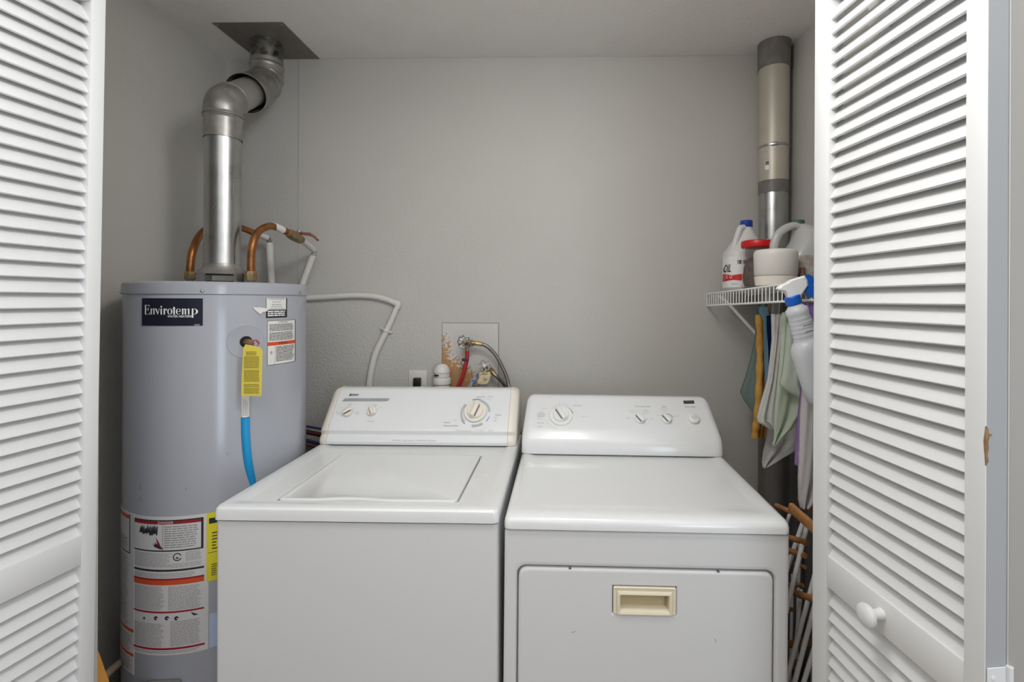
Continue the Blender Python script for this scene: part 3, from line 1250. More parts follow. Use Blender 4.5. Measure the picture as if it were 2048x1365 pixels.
bm = gore_pipe([E2 - dm * .205, E2 - dm * .12, E2 - dm * .055, E2 - dm * .01 + Vector((0, 0, .022)), C1 - Vector((0, 0, .035)), C1], FR + .006, 0,
               [(.0, .5, .007), (.03, .05, .003), (.3, .05, .003), (.48, .05, .0035), (.64, .05, .003), (.86, .05, .003)])
obj('upper_elbow', bm, M_galvdull, FL)
bm = nb()
tube(bm, [C1 - Vector((0, 0, .02)), C1 + Vector((0, 0, .1))], FR + .004, 48, False)
bm2 = bm
obj('top_section', bm2, mat('patched_steel', '97968f', .35, metal=.85, color2='58554f', vscale=35, bump=.4, bscale=40), FL)
bm = nb()
box(bm, C1.x + FR + .002, C1.x + FR + .009, C1.y - .04, C1.y - .028, 2.372, 2.388, .001, 1)
obj('screw', bm, M_dark, FL)
# ceiling plate
A_ = PZ(424, 45, CEIL)
B_ = PZ(567, 45, CEIL)
bm = nb()
yb_ = YB - .006
box(bm, A_.x, B_.x, A_.y, yb_, CEIL - .0025, CEIL - .0002, .0006, 1)
cp = obj('ceiling_plate', bm, M_galvdark, FL)
for x in (A_.x + .012, B_.x - .012):
    for y in (A_.y + .012, yb_ - .012):
        bm = nb()
        lathe(bm, [(.002, -.003), (.0045, -.0015), (.0045, 0)], (x, y, CEIL - .0025), 10)
        obj('screw', bm, M_galv, cp)

# ================================================================== COPPER CONNECTORS AND WHITE PIPES
lp = P(380, 560, TC.y)
rp_ = P(502, 560, TC.y)
lp.z = rp_.z = TZ + .002


def nut(bm, c, r, h, seg=6, rot=0):
    v = lathe(bm, [(r * .92, 0), (r, h * .12), (r, h * .85), (r * .85, h)], (0, 0, 0), seg)
    xf(bm, v, Matrix.Translation(c) @ Matrix.Rotation(rot, 4, 'Z'))


CL = thing('copper_connector', 'copper water connector bending behind the flue pipe, left side of the tank top', 'copper pipe', lp)
bm = nb()
lathe(bm, [(.011, 0), (.011, .016)], lp, 16)
obj('nipple', bm, mat('blue_grey_nipple', '6d7c93', .5), CL)
bm = nb()
nut(bm, lp + Vector((0, 0, .012)), .0175, .026)
obj('brass_nut', bm, M_brass, CL)
bm = nb()
tube(bm, [lp + Vector((0, 0, .035)), P(381, 528, TC.y), P(386, 500, TC.y + .01), P(404, 466, TC.y + .07), P(440, 447, 1.78), P(482, 456, 1.90), P(512, 468, 1.955)], .0118, 16)
obj('copper_tube', bm, M_copper, CL)

CR = thing('copper_connector', 'copper water connector arching to a brass ball valve, right side of the tank top', 'copper pipe', rp_)
bm = nb()
lathe(bm, [(.011, 0), (.011, .016)], rp_, 16)
obj('nipple', bm, MATS['blue_grey_nipple'], CR)
bm = nb()
nut(bm, rp_ + Vector((0, 0, .008)), .0175, .032, rot=.4)
obj('brass_nut', bm, M_brass, CR)
bm = nb()
cpath = [rp_ + Vector((0, 0, .035)), P(502, 522, TC.y), P(505, 492, TC.y), P(516, 465, TC.y + .03), P(540, 452.5, TC.y + .09), P(564, 460, TC.y + .16), P(580, 467, 1.80)]
tube(bm, cpath, .0122, 16)
obj('copper_tube', bm, M_copper, CR)
bm = nb()
tube(bm, [P(547, 452.5, TC.y + .11), P(556, 456, TC.y + .135), P(565, 460.5, TC.y + .163)], .0129, 16)
obj('paper_label', bm, M_paperw, CR, label='small white paper label wrapped round the copper')
# ball valve
BV = thing('ball_valve', 'brass ball valve with a lever handle at the end of the copper arch', 'valve', P(592, 476, 1.84))
bm = nb()
tube(bm, [P(576, 465, 1.78), P(582, 469, 1.80), P(590, 473, 1.83), P(598, 478, 1.86), P(604, 480, 1.88)], lambda t: .0135 + .007 * math.sin(PI * t), 8, False)
obj('valve_body', bm, M_brass, BV)
bm = nb()
pst = P(599, 468, 1.85)
lathe(bm, [(.006, -.012), (.006, .006), (.009, .007), (.009, .012)], pst, 8)
obj('stem', bm, M_galv, BV)
bm = nb()
tube(bm, [P(598, 466, 1.85), P(610, 468, 1.84), P(620, 469, 1.83), P(629, 474, 1.82), P(636, 481, 1.81)], lambda t: .0042 + .002 * math.sin(PI * t), 8)
obj('lever', bm, mat('pink_lever', 'b08f86', .4, metal=.4, color2='a04a38', vscale=60), BV)


def pipe_thing(name, label, cat, pts, r, m, extra=None, curve=True, group=None):
    bm = nb()
    tube(bm, pts, r, 16, curve)
    if extra:
        extra(bm)
    o = obj(name, bm, m)
    return tag(o, label, cat, group)


# white wrapped pipes
W1 = thing('wrapped_pipe', 'short white wrapped pipe dropping behind the tank, just right of the copper arch', 'pipe', P(542, 575, 2.0))
bm = nb()
tube(bm, [P(512, 467, 1.955), P(534, 476, 2.0)], .0125, 14, False)
obj('upper_length', bm, M_whitepipe, W1)
bm = nb()
tube(bm, [P(532, 475, 1.998), P(537, 479, 2.002), P(539, 487, 2.004)], .0085, 12)
obj('elbow', bm, mat('grey_elbow', '77706a', .5, metal=.4), W1)
bm = nb()
tube(bm, [P(539, 486, 2.004), P(541, 530, 2.004), P(544, 580, 2.004), P(547, 640, 2.004)], .0138, 16)
obj('lower_length', bm, M_whitepipe, W1)
W2 = thing('wrapped_pipe', 'white wrapped pipe bending down from the brass ball valve behind the tank rim', 'pipe', P(598, 590, 2.0))
bm = nb()
tube(bm, [P(602, 480, 1.875), P(614, 489, 1.94), P(627, 500, 2.0)], .0112, 14)
obj('upper_length', bm, M_whitepipe, W2)
bm = nb()
tube(bm, [P(626, 499, 1.998), P(629, 503, 2.01), P(626, 513, 2.01)], .009, 12)
obj('elbow', bm, mat('painted_elbow', 'a5a29e', .5, metal=.2), W2)
bm = nb()
tube(bm, [P(626, 511, 2.01), P(616, 538, 2.01), P(603, 575, 2.01), P(590, 625, 2.01)], .0125, 16)
obj('lower_length', bm, M_whitepipe, W2)
W3 = thing('wrapped_pipe', 'long white wrapped pipe along the back wall bending down behind the washer', 'pipe', P(737, 800, 2.045))
bm = nb()
tube(bm, [P(560, 597, 2.045), P(612, 596.5, 2.045), P(660, 594, 2.045), P(705, 591.5, 2.045), P(745, 593, 2.045), P(775, 600, 2.045), P(793, 608, 2.045)], .0125, 16)
obj('upper_length', bm, M_whitepipe, W3)
bm = nb()
tube(bm, [P(788, 605, 2.045), P(796, 608, 2.045), P(794, 617, 2.045)], .0128, 14)
obj('elbow', bm, M_whitepipe, W3)
bm = nb()
tube(bm, [P(794, 615, 2.045), P(783, 640, 2.045), P(770, 668, 2.045), P(752, 705, 2.045), P(744, 735, 2.045), P(738, 772, 2.045), P(734, 830, 2.045)], lambda t: .0115 + .002 * min(1, t * 2.5), 16)
obj('lower_length', bm, M_whitepipe, W3)
bm = nb()
pc = P(772, 661, 2.044)
M1 = Matrix.Translation(pc) @ Matrix.Rotation(R_(24), 4, 'Y')
v_ = lathe(bm, [(.0155, -.004), (.0165, -.002), (.0165, .002), (.0155, .004)], seg=20)
v_ += box(bm, -.026, .026, -.002, .012, -.004, .004, .001, 1)
xf(bm, v_, M1)
obj('pipe_clamp', bm, M_whitepipe, W3)

# ================================================================== WASHER
WX0, WX1 = -.850, -.150
WF = 1.176
WT = .915
wc = Vector(((WX0 + WX1) / 2, 1.50, 0))
WDZ = -.004     # the washer stands a little lower than drawn
WA = thing('washing_machine', 'white top loading washing machine beside the water heater, cream dials on its console', 'washing machine', wc, rot=(0, R_(-.12), 0))
WA.location.z = WDZ
bm = nb()
rrloft(bm, [(WX0 + .002, WX1 - .002, WF + .006, 1.86, .02, .012), (WX0 + .002, WX1 - .002, WF + .006, 1.86, .8785, .012)])
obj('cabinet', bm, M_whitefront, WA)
bm = nb()
for x in (WX0 + .06, WX1 - .06):
    for y in (WF + .06, 1.8):
        bm = nb()
        lathe(bm, [(.02, .0055), (.02, .025)], (x, y, 0), 16)
        obj('foot', bm, M_black, WA)
# top deck as nested rounded rectangles, with the lid opening
lx0, lx1, ly0, ly1 = -.728, -.262, 1.236, 1.612
bm = nb()
rrloft(bm, [
    (WX0 + .004, WX1 - .004, WF + .004, 1.865, .8805, .012),
    (WX0, WX1, WF, 1.868, .883, .014),
    (WX0, WX1, WF, 1.868, WT - .013, .014),
    (WX0 + .0015, WX1 - .0015, WF + .0015, 1.866, WT - .006, .014),
    (WX0 + .005, WX1 - .005, WF + .006, 1.863, WT - .0015, .014),
    (WX0 + .012, WX1 - .012, WF + .014, 1.857, WT, .014),
    (WX0 + .030, WX1 - .036, WF + .030, 1.85, WT, .02),
    (WX0 + .050, WX1 - .046, WF + .042, 1.685, WT - .006, .03),
    (WX0 + .054, WX1 - .048, WF + .046, 1.68, WT - .0066, .03),
    (lx0 - .003, lx1 + .003, ly0 - .003, ly1 + .003, WT - .0066, .012),
    (lx0 - .0015, lx1 + .0015, ly0 - .0015, ly1 + .0015, WT - .008, .012),
    (lx0 - .0015, lx1 + .0015, ly0 - .0015, ly1 + .0015, WT - .024, .012)], cap0=False)
obj('top_deck', bm, M_white, WA, ang=28)
# lid, with the finger notch in its front edge
bm = nb()


def lidring(ins, z):
    pts = []
    x0, x1, y0, y1 = lx0 + .0025 + ins, lx1 - .0035 - ins, ly0 + .0025 + ins, ly1 - .0025 - ins
    base = rrect(x0, x1, y0, y1, .012, 5)
    # front edge refined with a notch between the two front corners
    out = []
    for k, (x, y) in enumerate(base):
        out.append((x, y))
        if k == 17:      # end of the front-left corner
            for j in range(1, 20):
                t = j / 20
                xx = x0 + .012 + (x1 - x0 - .024) * t
                c = -.54
                d = max(0, 1 - ((xx - c) / .085) ** 2)
                out.append((xx, y0 + .009 * d))
    return [Vector((a, b, z)) for a, b in out]


rings(bm, [lidring(0, WT - .02), lidring(0, WT - .0075), lidring(.0012, WT - .0052), lidring(.004, WT - .0044), lidring(.011, WT - .0044), lidring(.015, WT - .006)])
obj('lid', bm, M_white, WA, ang=50)
bm = nb()
for x, y in ((-.222, 1.43), (-.235, 1.40)):
    arc_into(bm, .007, .0078, 0, 360, x, y, lambda u, v, w_: Vector((u, v, WT - .0063)))
obj('round_marks', bm, M_inkwh, WA, kind='stuff')

# console
prof = [(1.690, .9165), (1.6875, .926), (1.691, .936), (1.7035, .949), (1.6995, .963), (1.705, .971), (1.800, 1.0845), (1.806, 1.0895), (1.816, 1.0925), (1.85, 1.0925), (1.875, 1.088), (1.885, 1.07), (1.885, .9165)]


def console(bm, stations, prof, yc, zb_, topd=0):
    rs = []
    for x, s in stations:
        ring = []
        for (y, z) in prof:
            yy = yc + (y - yc) * (1 - s * .55)
            z2 = zb_ + (z - zb_) * (1 - s)
            ring.append(Vector((x, yy, z2)))
        rs.append(ring)
    return rings(bm, rs)


def cap_st(x, sg, w_, depth=.013):
    st = []
    for k in range(9):
        a = R_(90 * k / 8)
        st.append((x + sg * depth * (1 - math.sin(a)), .085 * (1 - math.cos(a)) ** 1.0))
    st = st[::-1]
    st.sort(key=lambda t: -t[1])
    st.append((x + sg * w_, 0))
    return st


xcl, xcr = WX0 + .0, WX1 - .006
capw = .030


def endcap(bm, xo, sg, prof, yc, zb_, w_, rad=.02, maxs=.10):
    """rounded outer end of a console; xo outer x, sg direction inwards"""
    st = []
    for k in range(9):
        a = R_(90 * k / 8)
        st.append((xo + sg * rad * (1 - math.cos(a)), maxs * (1 - math.sin(a))))
    st.append((xo + sg * w_, 0))
    console(bm, st, prof, yc, zb_)


for xo, sg in ((xcl, 1), (xcr, -1)):
    bm = nb()
    endcap(bm, xo, sg, prof, 1.885, .9165, capw, .028, .15)
    obj('console_end_cap', bm, M_cream, WA, ang=40, label='cream end cap of the console')
bm = nb()
pf = [(y + (.0012 if y < 1.84 else 0), z - (.001 if z > 1 else 0)) for y, z in prof]
console(bm, [(xcl + capw + .0008, 0), (xcr - capw - .0008, 0)], pf, 1.885, .9165)
wcon = obj('console', bm, M_white, WA, ang=30)
# slanted face frame
sA, sB = Vector((0, pf[5][0], pf[5][1])), Vector((0, pf[6][0], pf[6][1]))
sdir = (sB - sA).normalized()
fn = Vector((0, -sdir.z, sdir.y))


def facemap(p0):
    def f(u, v, w_):
        return p0 + Vector((1, 0, 0)) * u + sdir * v + fn * w_
    return f


def fuv(px, py, p0, n=None):
    q = PP(px, py, p0, n or fn)
    return q.x - p0.x, (q - p0).dot(sdir)


def knob(parent, p, ang, r, skirt, m, h=.016, barw=.3, groove=M_groove, name='knob'):
    """rotary knob: p on the face, bar at angle ang (deg, in the face plane from +x)"""
    M = frame(p, fn)
    bm = nb()
    if skirt:
        lathe(bm, [(skirt, 0), (skirt, .004), (skirt - .0015, .006), (r + .003, .0065), (r + .001, .006)], M=M, seg=40)
        k0 = obj(name + '_skirt', bm, m, parent)
        bm = nb()
    lathe(bm, [(r, .0005), (r, .006 if not skirt else .011), (r - .0015, (.0075 if not skirt else .013)), (r * .55, (.0078 if not skirt else .0134))], M=M, seg=36)
    zb_ = .007 if not skirt else .012
    v = box(bm, -r * .98, r * .98, -r * barw, r * barw, zb_ - .003, zb_ + h, r * .16, 3)
    xf(bm, v, M @ Matrix.Rotation(R_(ang), 4, 'Z'))
    k = obj(name, bm, m, parent)
    bm = nb()
    v = box(bm, -r * .80, r * .72, -r * barw - .0012, -r * barw + .0008, zb_ + .0005, zb_ + h * .55)
    sgn = 1
    xf(bm, v, M @ Matrix.Rotation(R_(ang), 4, 'Z'))
    obj('pointer_groove', bm, groove, k)
    return k


p0 = Vector((0, pf[5][0], pf[5][1]))
fm = facemap(p0)
for (px, py, ang, r, sk, h) in ((697, 824.5, 35, .0165, 0, .012), (745.5, 823.5, -60, .0165, 0, .012), (952, 824, 72, .0285, .0405, .017)):
    q = PP(px, py, p0, fn)
    knob(wcon, q, ang, r, sk, M_cream, h)
bm = nb()
a0 = fuv(687.5, 799.5, p0)
a1 = fuv(778, 799.5, p0)
hb = .0052
vs = [bm.verts.new(fm(u, v, .0005)) for u, v in ((a0[0] - .001, a0[1] - hb), (a1[0] - .002, a1[1] - hb), (a1[0] + .004, a1[1] + hb), (a0[0] + .004, a0[1] + hb))]
bm.faces.new(vs)
obj('grey_bar', bm, M_bar, wcon)


def T(bm, s, px, py, size, align='CENTER', sx=1, shear=0, fm_=None, p_=None, bold=0):
    u, v = fuv(px, py, p_ if p_ is not None else p0)
    text_into(bm, s, size, u, v, fm_ or fm, align, sx, shear, bold, t=.0003, w0=.0005)


bm = nb()
T(bm, 'Kenmore', 710, 789.5, .0125, shear=.15, sx=.62, bold=.0003)
u, v = fuv(702, 790, p0)
quad_into(bm, u - .003, u + .002, v - .004, v + .003, fm, .0008)
obj('logo_lettering', bm, M_inkdk, wcon, kind='stuff')
bm = nb()
T(bm, 'Water Level', 706, 799.5, .0072)
T(bm, 'Wash / Rinse Temp', 758, 799.5, .0072)
T(bm, 'Normal', 992, 831, .0062, 'LEFT')
T(bm, 'Permanent Press', 888, 852, .0075, 'LEFT', shear=.1)
T(bm, 'Delicate', 889, 845.5, .0068, 'LEFT')
T(bm, 'Heavy Duty', 963, 794.5, .0062)
obj('lettering', bm, M_ink, wcon, kind='stuff')
bm = nb()
ml = lambda s, px, py, sz=.005, al='CENTER': T(bm, s, px, py, sz, al)
ml('Medium', 702, 809)
ml('Low', 701, 811.5, .004)
ml('Mini', 676, 825)
ml('Small', 677, 828, .0045)
ml('Super', 716, 825)
ml('Large', 716, 828, .0045)
ml('Warm', 752, 811)
ml('Hot', 763, 815.5)
ml('Cold Rinse', 742, 843, .006)
ml('Knit', 912, 841.5)
ml('Prewash', 982, 794)
ml('Heavy', 979, 799)
ml('Regular', 993, 836)
ml('Light', 992, 842)
ml('Permanent Press Cool Down', 928, 862, .0046)
ml('Off / On Wash', 960, 862, .0046)
ml('Off  Rinse', 983, 862, .0046)
ml('8', 930, 810)
ml('6', 988, 818)
ml('4', 971, 855)
ml('12', 948, 858)
for px, py in ((700, 814.5), (690, 818), (708, 818), (710, 825.5), (682, 826), (739, 815), (751, 815), (759, 817.5), (956, 797)):
    u, v = fuv(px, py, p0)
    arc_into(bm, 0, .0011, 0, 360, u, v, fm)
obj('lettering', bm, mat('ink_light_grey', 'a5a8a8', .7), wcon, kind='stuff')
ku, kv = fuv(952, 826, p0)
bm = nb()
arc_into(bm, .0465, .0535, 5, 75, ku, kv, fm)
arc_into(bm, .0465, .0535, 140, 225, ku, kv, fm)
arc_into(bm, .0465, .0535, 262, 305, ku, kv, fm)
obj('dial_arcs', bm, M_inkarc, wcon, kind='stuff')
bm = nb()
arc_into(bm, .0525, .0545, 75, 108, ku, kv, fm)
arc_into(bm, .053, .0545, 212, 234, ku, kv, fm)
arc_into(bm, .053, .0545, 322, 344, ku, kv, fm)
obj('dial_lines', bm, M_inkblue, wcon, kind='stuff')
bm = nb()
fl_ = lambda u, v, w_: Vector((u, 1.6885 - w_ + (v - .93) * .35, v))
text_into(bm, 'Heavy Duty  \u2022  Super Capacity  \u2022  3-Speed Motor Combination', .0058, P(830, 889, 1.69).x, .930, fl_, sx=1.05, w0=.0006, t=.0004)
obj('lower_lettering', bm, MATS['ink_light_grey'], wcon, kind='stuff')

# ================================================================== DRYER
DX0, DX1 = -.143, .541
DF = 1.176
DT = .897
dc = Vector(((DX0 + DX1) / 2, 1.5, 0))
DR = thing('dryer', 'white front loading clothes dryer with a cream recessed door handle', 'dryer', dc, rot=(0, R_(.28), 0))
doorx0, doorx1, doorz0, doorz1 = -.107, .503, .30, .771
bm = nb()
# cabinet with a front opening: sides via rounded loft behind, front face frame
fy0 = DF + .006
rrloft(bm, [(DX0 + .001, DX1 - .001, fy0 + .02, 1.82, .02, .01), (DX0 + .001, DX1 - .001, fy0 + .02, 1.82, .8625, .01)])
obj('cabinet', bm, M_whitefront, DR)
bm = nb()
outer = rrect(DX0 + .001, DX1 - .001, .02, .8625, .006, 5)
inner = rrect(doorx0 - .004, doorx1 + .004, doorz0 - .004, doorz1 + .004, .022, 5)
fmap = lambda pts, y: [Vector((a, y, b)) for a, b in pts]
o2 = rrect(DX0 + .001 + .006, DX1 - .007, .026, .8565, .006, 5)
rings(bm, [fmap(outer, fy0 + .024), fmap(outer, fy0 + .006), fmap(rrect(DX0 + .0025, DX1 - .0025, .022, .861, .006, 5), fy0 + .002), fmap(o2, fy0), fmap(rrect(DX0 + .011, DX1 - .011, .03, .852, .006, 5), fy0), fmap(rrect(doorx0 - .016, doorx1 + .016, doorz0 - .016, doorz1 + .016, .03, 5), fy0), fmap(rrect(doorx0 - .012, doorx1 + .012, doorz0 - .012, doorz1 + .012, .028, 5), fy0),
           fmap(rrect(doorx0 - .007, doorx1 + .007, doorz0 - .007, doorz1 + .007, .025, 5), fy0 + .0015), fmap(inner, fy0 + .006), fmap(inner, fy0 + .024)], False, False)
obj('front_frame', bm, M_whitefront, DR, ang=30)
bm = nb()
rings(bm, [fmap(inner, fy0 + .0235), fmap(inner, fy0 + .0238)])
obj('door_gap', bm, M_dark, DR)
bm = nb()
hx0, hx1, hz0, hz1 = P(1224, 1200, DF).x, P(1350, 1200, DF).x, P(1287, 1232, DF).z, P(1287, 1178, DF).z
dr = lambda ins, y: [Vector((a, y, b)) for a, b in rrect(doorx0 + ins, doorx1 - ins, doorz0 + ins, doorz1 - ins, .02, 5)]
hr = lambda ins, y, r=.003: [Vector((a, y, b)) for a, b in rrect(hx0 + ins, hx1 - ins, hz0 + ins, hz1 - ins, r, 5)]
rings(bm, [dr(0, fy0 + .022), dr(0, fy0 + .006), dr(.0015, fy0 + .002), dr(.005, fy0 + .0001), dr(.008, fy0), dr(.011, fy0), hr(-.009, fy0), hr(-.005, fy0), hr(-.002, fy0 + .0025), hr(-.001, fy0 + .02)], False, False)
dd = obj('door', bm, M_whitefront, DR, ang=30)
# handle: bezel, raised inner frame, recess
bm = nb()
ix0, ix1, iz0, iz1 = hx0 + .0155, hx1 - .0155, hz0 + .0025, hz1 - .017
ir = lambda ins, y: [Vector((a, y, b)) for a, b in rrect(ix0 + ins, ix1 - ins, iz0 + ins * .7, iz1 - ins, .0025, 5)]
rings(bm, [hr(0, fy0 + .01), hr(0, fy0 - .0015), hr(.0012, fy0 - .003), hr(.0022, fy0 - .003), ir(-.007, fy0 + .001), ir(-.006, fy0 - .004), ir(-.001, fy0 - .0055), ir(.001, fy0 - .004), ir(.002, fy0 + .02)], False, False)
hd = obj('door_handle', bm, M_cream2, dd, ang=30, label='cream recessed plastic door handle')
bm = nb()
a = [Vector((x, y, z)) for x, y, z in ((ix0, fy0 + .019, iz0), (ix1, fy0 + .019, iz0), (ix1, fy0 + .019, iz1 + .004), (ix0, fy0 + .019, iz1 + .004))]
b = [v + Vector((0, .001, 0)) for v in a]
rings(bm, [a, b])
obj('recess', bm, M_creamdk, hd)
bm = nb()
zl = iz0 + .0065
extr(bm, [(fy0 - .005, iz0), (fy0 + .019, iz0), (fy0 + .019, zl + .001), (fy0 + .004, zl), (fy0 - .004, iz0 + .004)], lambda u, v, w_: Vector((ix0 + w_, u, v)), ix1 - ix0)
obj('finger_ledge', bm, M_cream2, hd)
# top
bm = nb()
rrloft(bm, [
    (DX0 + .004, DX1 - .004, DF + .004, 1.825, .8635, .01),
    (DX0, DX1, DF, 1.828, .866, .014),
    (DX0, DX1, DF, 1.828, DT - .018, .014),
    (DX0 + .0015, DX1 - .0015, DF + .002, 1.826, DT - .010, .016),
    (DX0 + .005, DX1 - .005, DF + .009, 1.823, DT - .004, .018),
    (DX0 + .011, DX1 - .011, DF + .022, 1.817, DT - .0005, .02),
    (DX0 + .018, DX1 - .018, DF + .036, 1.81, DT + .0005, .02),
    (DX0 + .030, DX1 - .030, DF + .052, 1.80, DT, .03),
    (DX0 + .044, DX1 - .044, DF + .070, 1.79, DT - .0035, .05),
    (DX0 + .06, DX1 - .06, DF + .088, 1.78, DT - .0042, .06)], cap0=False)
obj('top_panel', bm, M_white, DR, ang=40)
# console
zb0_ = .8985
pd_ = [(1.650, .8985), (1.6475, .905), (1.652, .922), (1.656, .937), (1.661, .947), (1.6655, .9525), (1.674, .9645), (1.690, .9835), (1.774, 1.0590), (1.782, 1.0645), (1.79, 1.068), (1.80, 1.069), (1.83, 1.067), (1.845, 1.06), (1.85, 1.03), (1.85, .8985)]
xo0, xo1 = DX0 + .002, DX1 - .003
st = []
for k in range(10):
    a = R_(90 * k / 9)
    st.append((xo0 + .026 * (1 - math.cos(a)), .13 * (1 - math.sin(a))))
st2 = [(xo1 - (x - xo0), s) for x, s in st][::-1]
bm = nb()
console(bm, st + st2, pd_, 1.85, zb0_)
# taper inwards towards the top
for v in bm.verts:
    k = max(0, (v.co.z - .95) / .12)
    if v.co.x > .2:
        v.co.x -= .016 * k
    else:
        v.co.x += .010 * k
dcon = obj('console', bm, M_white, DR, ang=40)
sA, sB = Vector((0, *pd_[7])), Vector((0, *pd_[8]))
sdir = (sB - sA).normalized()
fn = Vector((0, -sdir.z, sdir.y))
q0 = sA.copy()
fm = facemap(q0)
p0 = q0
q = PP(1119, 833, q0, fn)
knob(dcon, q, -59, .0275, .0405, M_knobw, .016, .28)
for px in (1277, 1330):
    knob(dcon, PP(px, 839, q0, fn), -57, .0185, 0, M_knobw, .012, .36)
q = PP(1384.5, 839, q0, fn)
bm = nb()
lathe(bm, [(.0195, 0), (.0195, .008), (.0185, .0105), (.015, .0125), (.008, .0135), (.001, .0137)], M=frame(q, fn), seg=32)
pb_ = obj('start_button', bm, M_knobw, dcon, label='round push button with a diamond outline')
bm = nb()
for s0, s1 in ((1.0, .82),):
    M = frame(q + fn * .0139, fn)
    A = [Vector((.0095, 0, 0)), Vector((0, .0065, 0)), Vector((-.0095, 0, 0)), Vector((0, -.0065, 0))]
    va = [bm.verts.new(M @ (x * 1.0)) for x in A]
    vb = [bm.verts.new(M @ (x * .84)) for x in A]
    for i in range(4):
        bm.faces.new((va[i], va[(i + 1) % 4], vb[(i + 1) % 4], vb[i]))
obj('diamond_mark', bm, M_groove, pb_)
# little dark badge at the top right
bm = nb()
c_ = [(1363.5, 801.5), (1384.5, 801), (1386, 807), (1365, 807.5)]
pts = [PP(a, b, q0, fn) for a, b in c_]
extr(bm, [(p.x - q0.x, (p - q0).dot(sdir)) for p in pts], fm, .0012)
obj('badge', bm, M_inkdk, dcon, label='small dark badge on the console')
bm = nb()
bu, bv = fuv(1375, 804, q0)
text_into(bm, 'KENMORE', .0055, bu, bv, fm, sx=1.1, w0=.0013, t=.0002)
obj('badge_lettering', bm, MATS['ink_light_grey'], dcon, kind='stuff')
bm = nb()
T(bm, 'Fabric Care / Heat', 1282, 813.5, .0072)
T(bm, 'Signal', 1325, 813.8, .0072)
T(bm, 'Push to Start', 1377, 813.8, .0072)
T(bm, 'Timed Dry', 1152, 812.5, .0072)
T(bm, 'AUTO', 1079, 827, .0062)
T(bm, 'MOISTURE', 1079, 830.5, .0062)
T(bm, 'SENSING', 1079, 834, .0062)
obj('lettering', bm, M_ink, dcon, kind='stuff')
bm = nb()
ml('Less Dry', 1087, 818.5)
ml('Normal', 1077, 838.5, .0055)
ml('Damp Dry', 1079, 847.5, .0055)
ml('Air Only', 1077, 855, .0055)
ml('Touch Up', 1164, 834.5, .0055)
ml('Low', 1262, 821)
ml('Delicate', 1261, 824, .0045)
ml('Medium', 1289, 821.5)
ml('Perm Press', 1290, 825, .0045)
ml('Air Fluff', 1252, 837)
ml('High', 1301, 838)
ml('Wrinkle Guard', 1325, 818.5, .0045)
ml('Loud', 1326, 822, .0045)
ml('Off', 1313, 831)
ml('On / Soft', 1349, 832.5)
for k in range(9):
    a = R_(95 - k * 13)
    cu_, cv_ = fuv(1119, 835, q0)
    text_into(bm, str(80 - k * 10), .0045, cu_ + .058 * math.cos(a), cv_ + .055 * math.sin(a), fm, w0=.0004)
for k in range(7):
    a = R_(198 + k * 9)
    arc_into(bm, 0, .0011, 0, 360, cu_ + .052 * math.cos(a), cv_ + .05 * math.sin(a), fm)
for k in range(5):
    a = R_(262 + k * 12)
    text_into(bm, '%d' % (k + 1), .0045, cu_ + .058 * math.cos(a), cv_ + .055 * math.sin(a), fm, w0=.0004)
arc_into(bm, .0435, .0475, 20, 98, cu_, cv_, fm)
su, sv = fuv(1330, 839, q0)
arc_into(bm, .0225, .026, 20, 75, su, sv, fm)
arc_into(bm, .0225, .0235, 100, 145, su, sv, fm)
for px, py in ((1274, 826.5), (1283.5, 828), (1263, 838.5), (1292, 838.5), (1326, 828)):
    u, v = fuv(px, py, q0)
    arc_into(bm, 0, .0014, 0, 360, u, v, fm)
obj('fine_lettering', bm, MATS['ink_light_grey'], dcon, kind='stuff')
# two hinge-clip marks on top of the door
bm = nb()
for px in (1137, 1435):
    bm = nb()
    x = P(px, 1140, DF).x
    box(bm, x - .003, x + .003, fy0 - .0002, fy0 + .004, doorz1 - .0015, doorz1 + .002)
    obj('door_bumper', bm, M_groove, DR)
bm = nb()
for a, b, c, d in ((1141, 1267, 1148, 1264), (1427, 1278, 1430, 1285)):
    bm = nb()
    p1_, p2_ = P(a, b, fy0), P(c, d, fy0)
    tube(bm, [p1_, p2_], .0006, 5, False)
    obj('scratch', bm, M_groove, DR)

# ================================================================== SUPPLY PLATE, VALVES, HOSES
YW = YB - .004
pl0, pl1_ = P(885, 646, YW), P(997, 648, YW)
bm = nb()
box(bm, pl0.x, pl1_.x, YW - .004, YW - .0006, .955, (pl0.z + pl1_.z) / 2, .0008, 1)
plate = obj('supply_plate', bm, plate_mat())
bm = nb()
box(bm, pl0.x - .0022, pl1_.x + .0022, YW - .0008, YW + .001, .955, (pl0.z + pl1_.z) / 2 + .0022)
obj('plate_gap', bm, mat('gap_shadow_line', '77736e', .8), plate)
tag(plate, 'square metal wall plate with worn tan patches behind the supply valves', 'wall plate')
bm = nb()
lathe(bm, [(.0025, 0), (.0025, .002)], M=frame(P(893, 667.5, YW - .003), (0, -1, 0)), seg=12)
obj('screw', bm, M_groove, plate)
bm = nb()
lathe(bm, [(.003, 0), (.003, .001), (.001, .0016)], M=frame(P(990, 654.5, YW - .003), (0, -1, 0)), seg=12)
obj('screw', bm, M_whitepipe, plate)


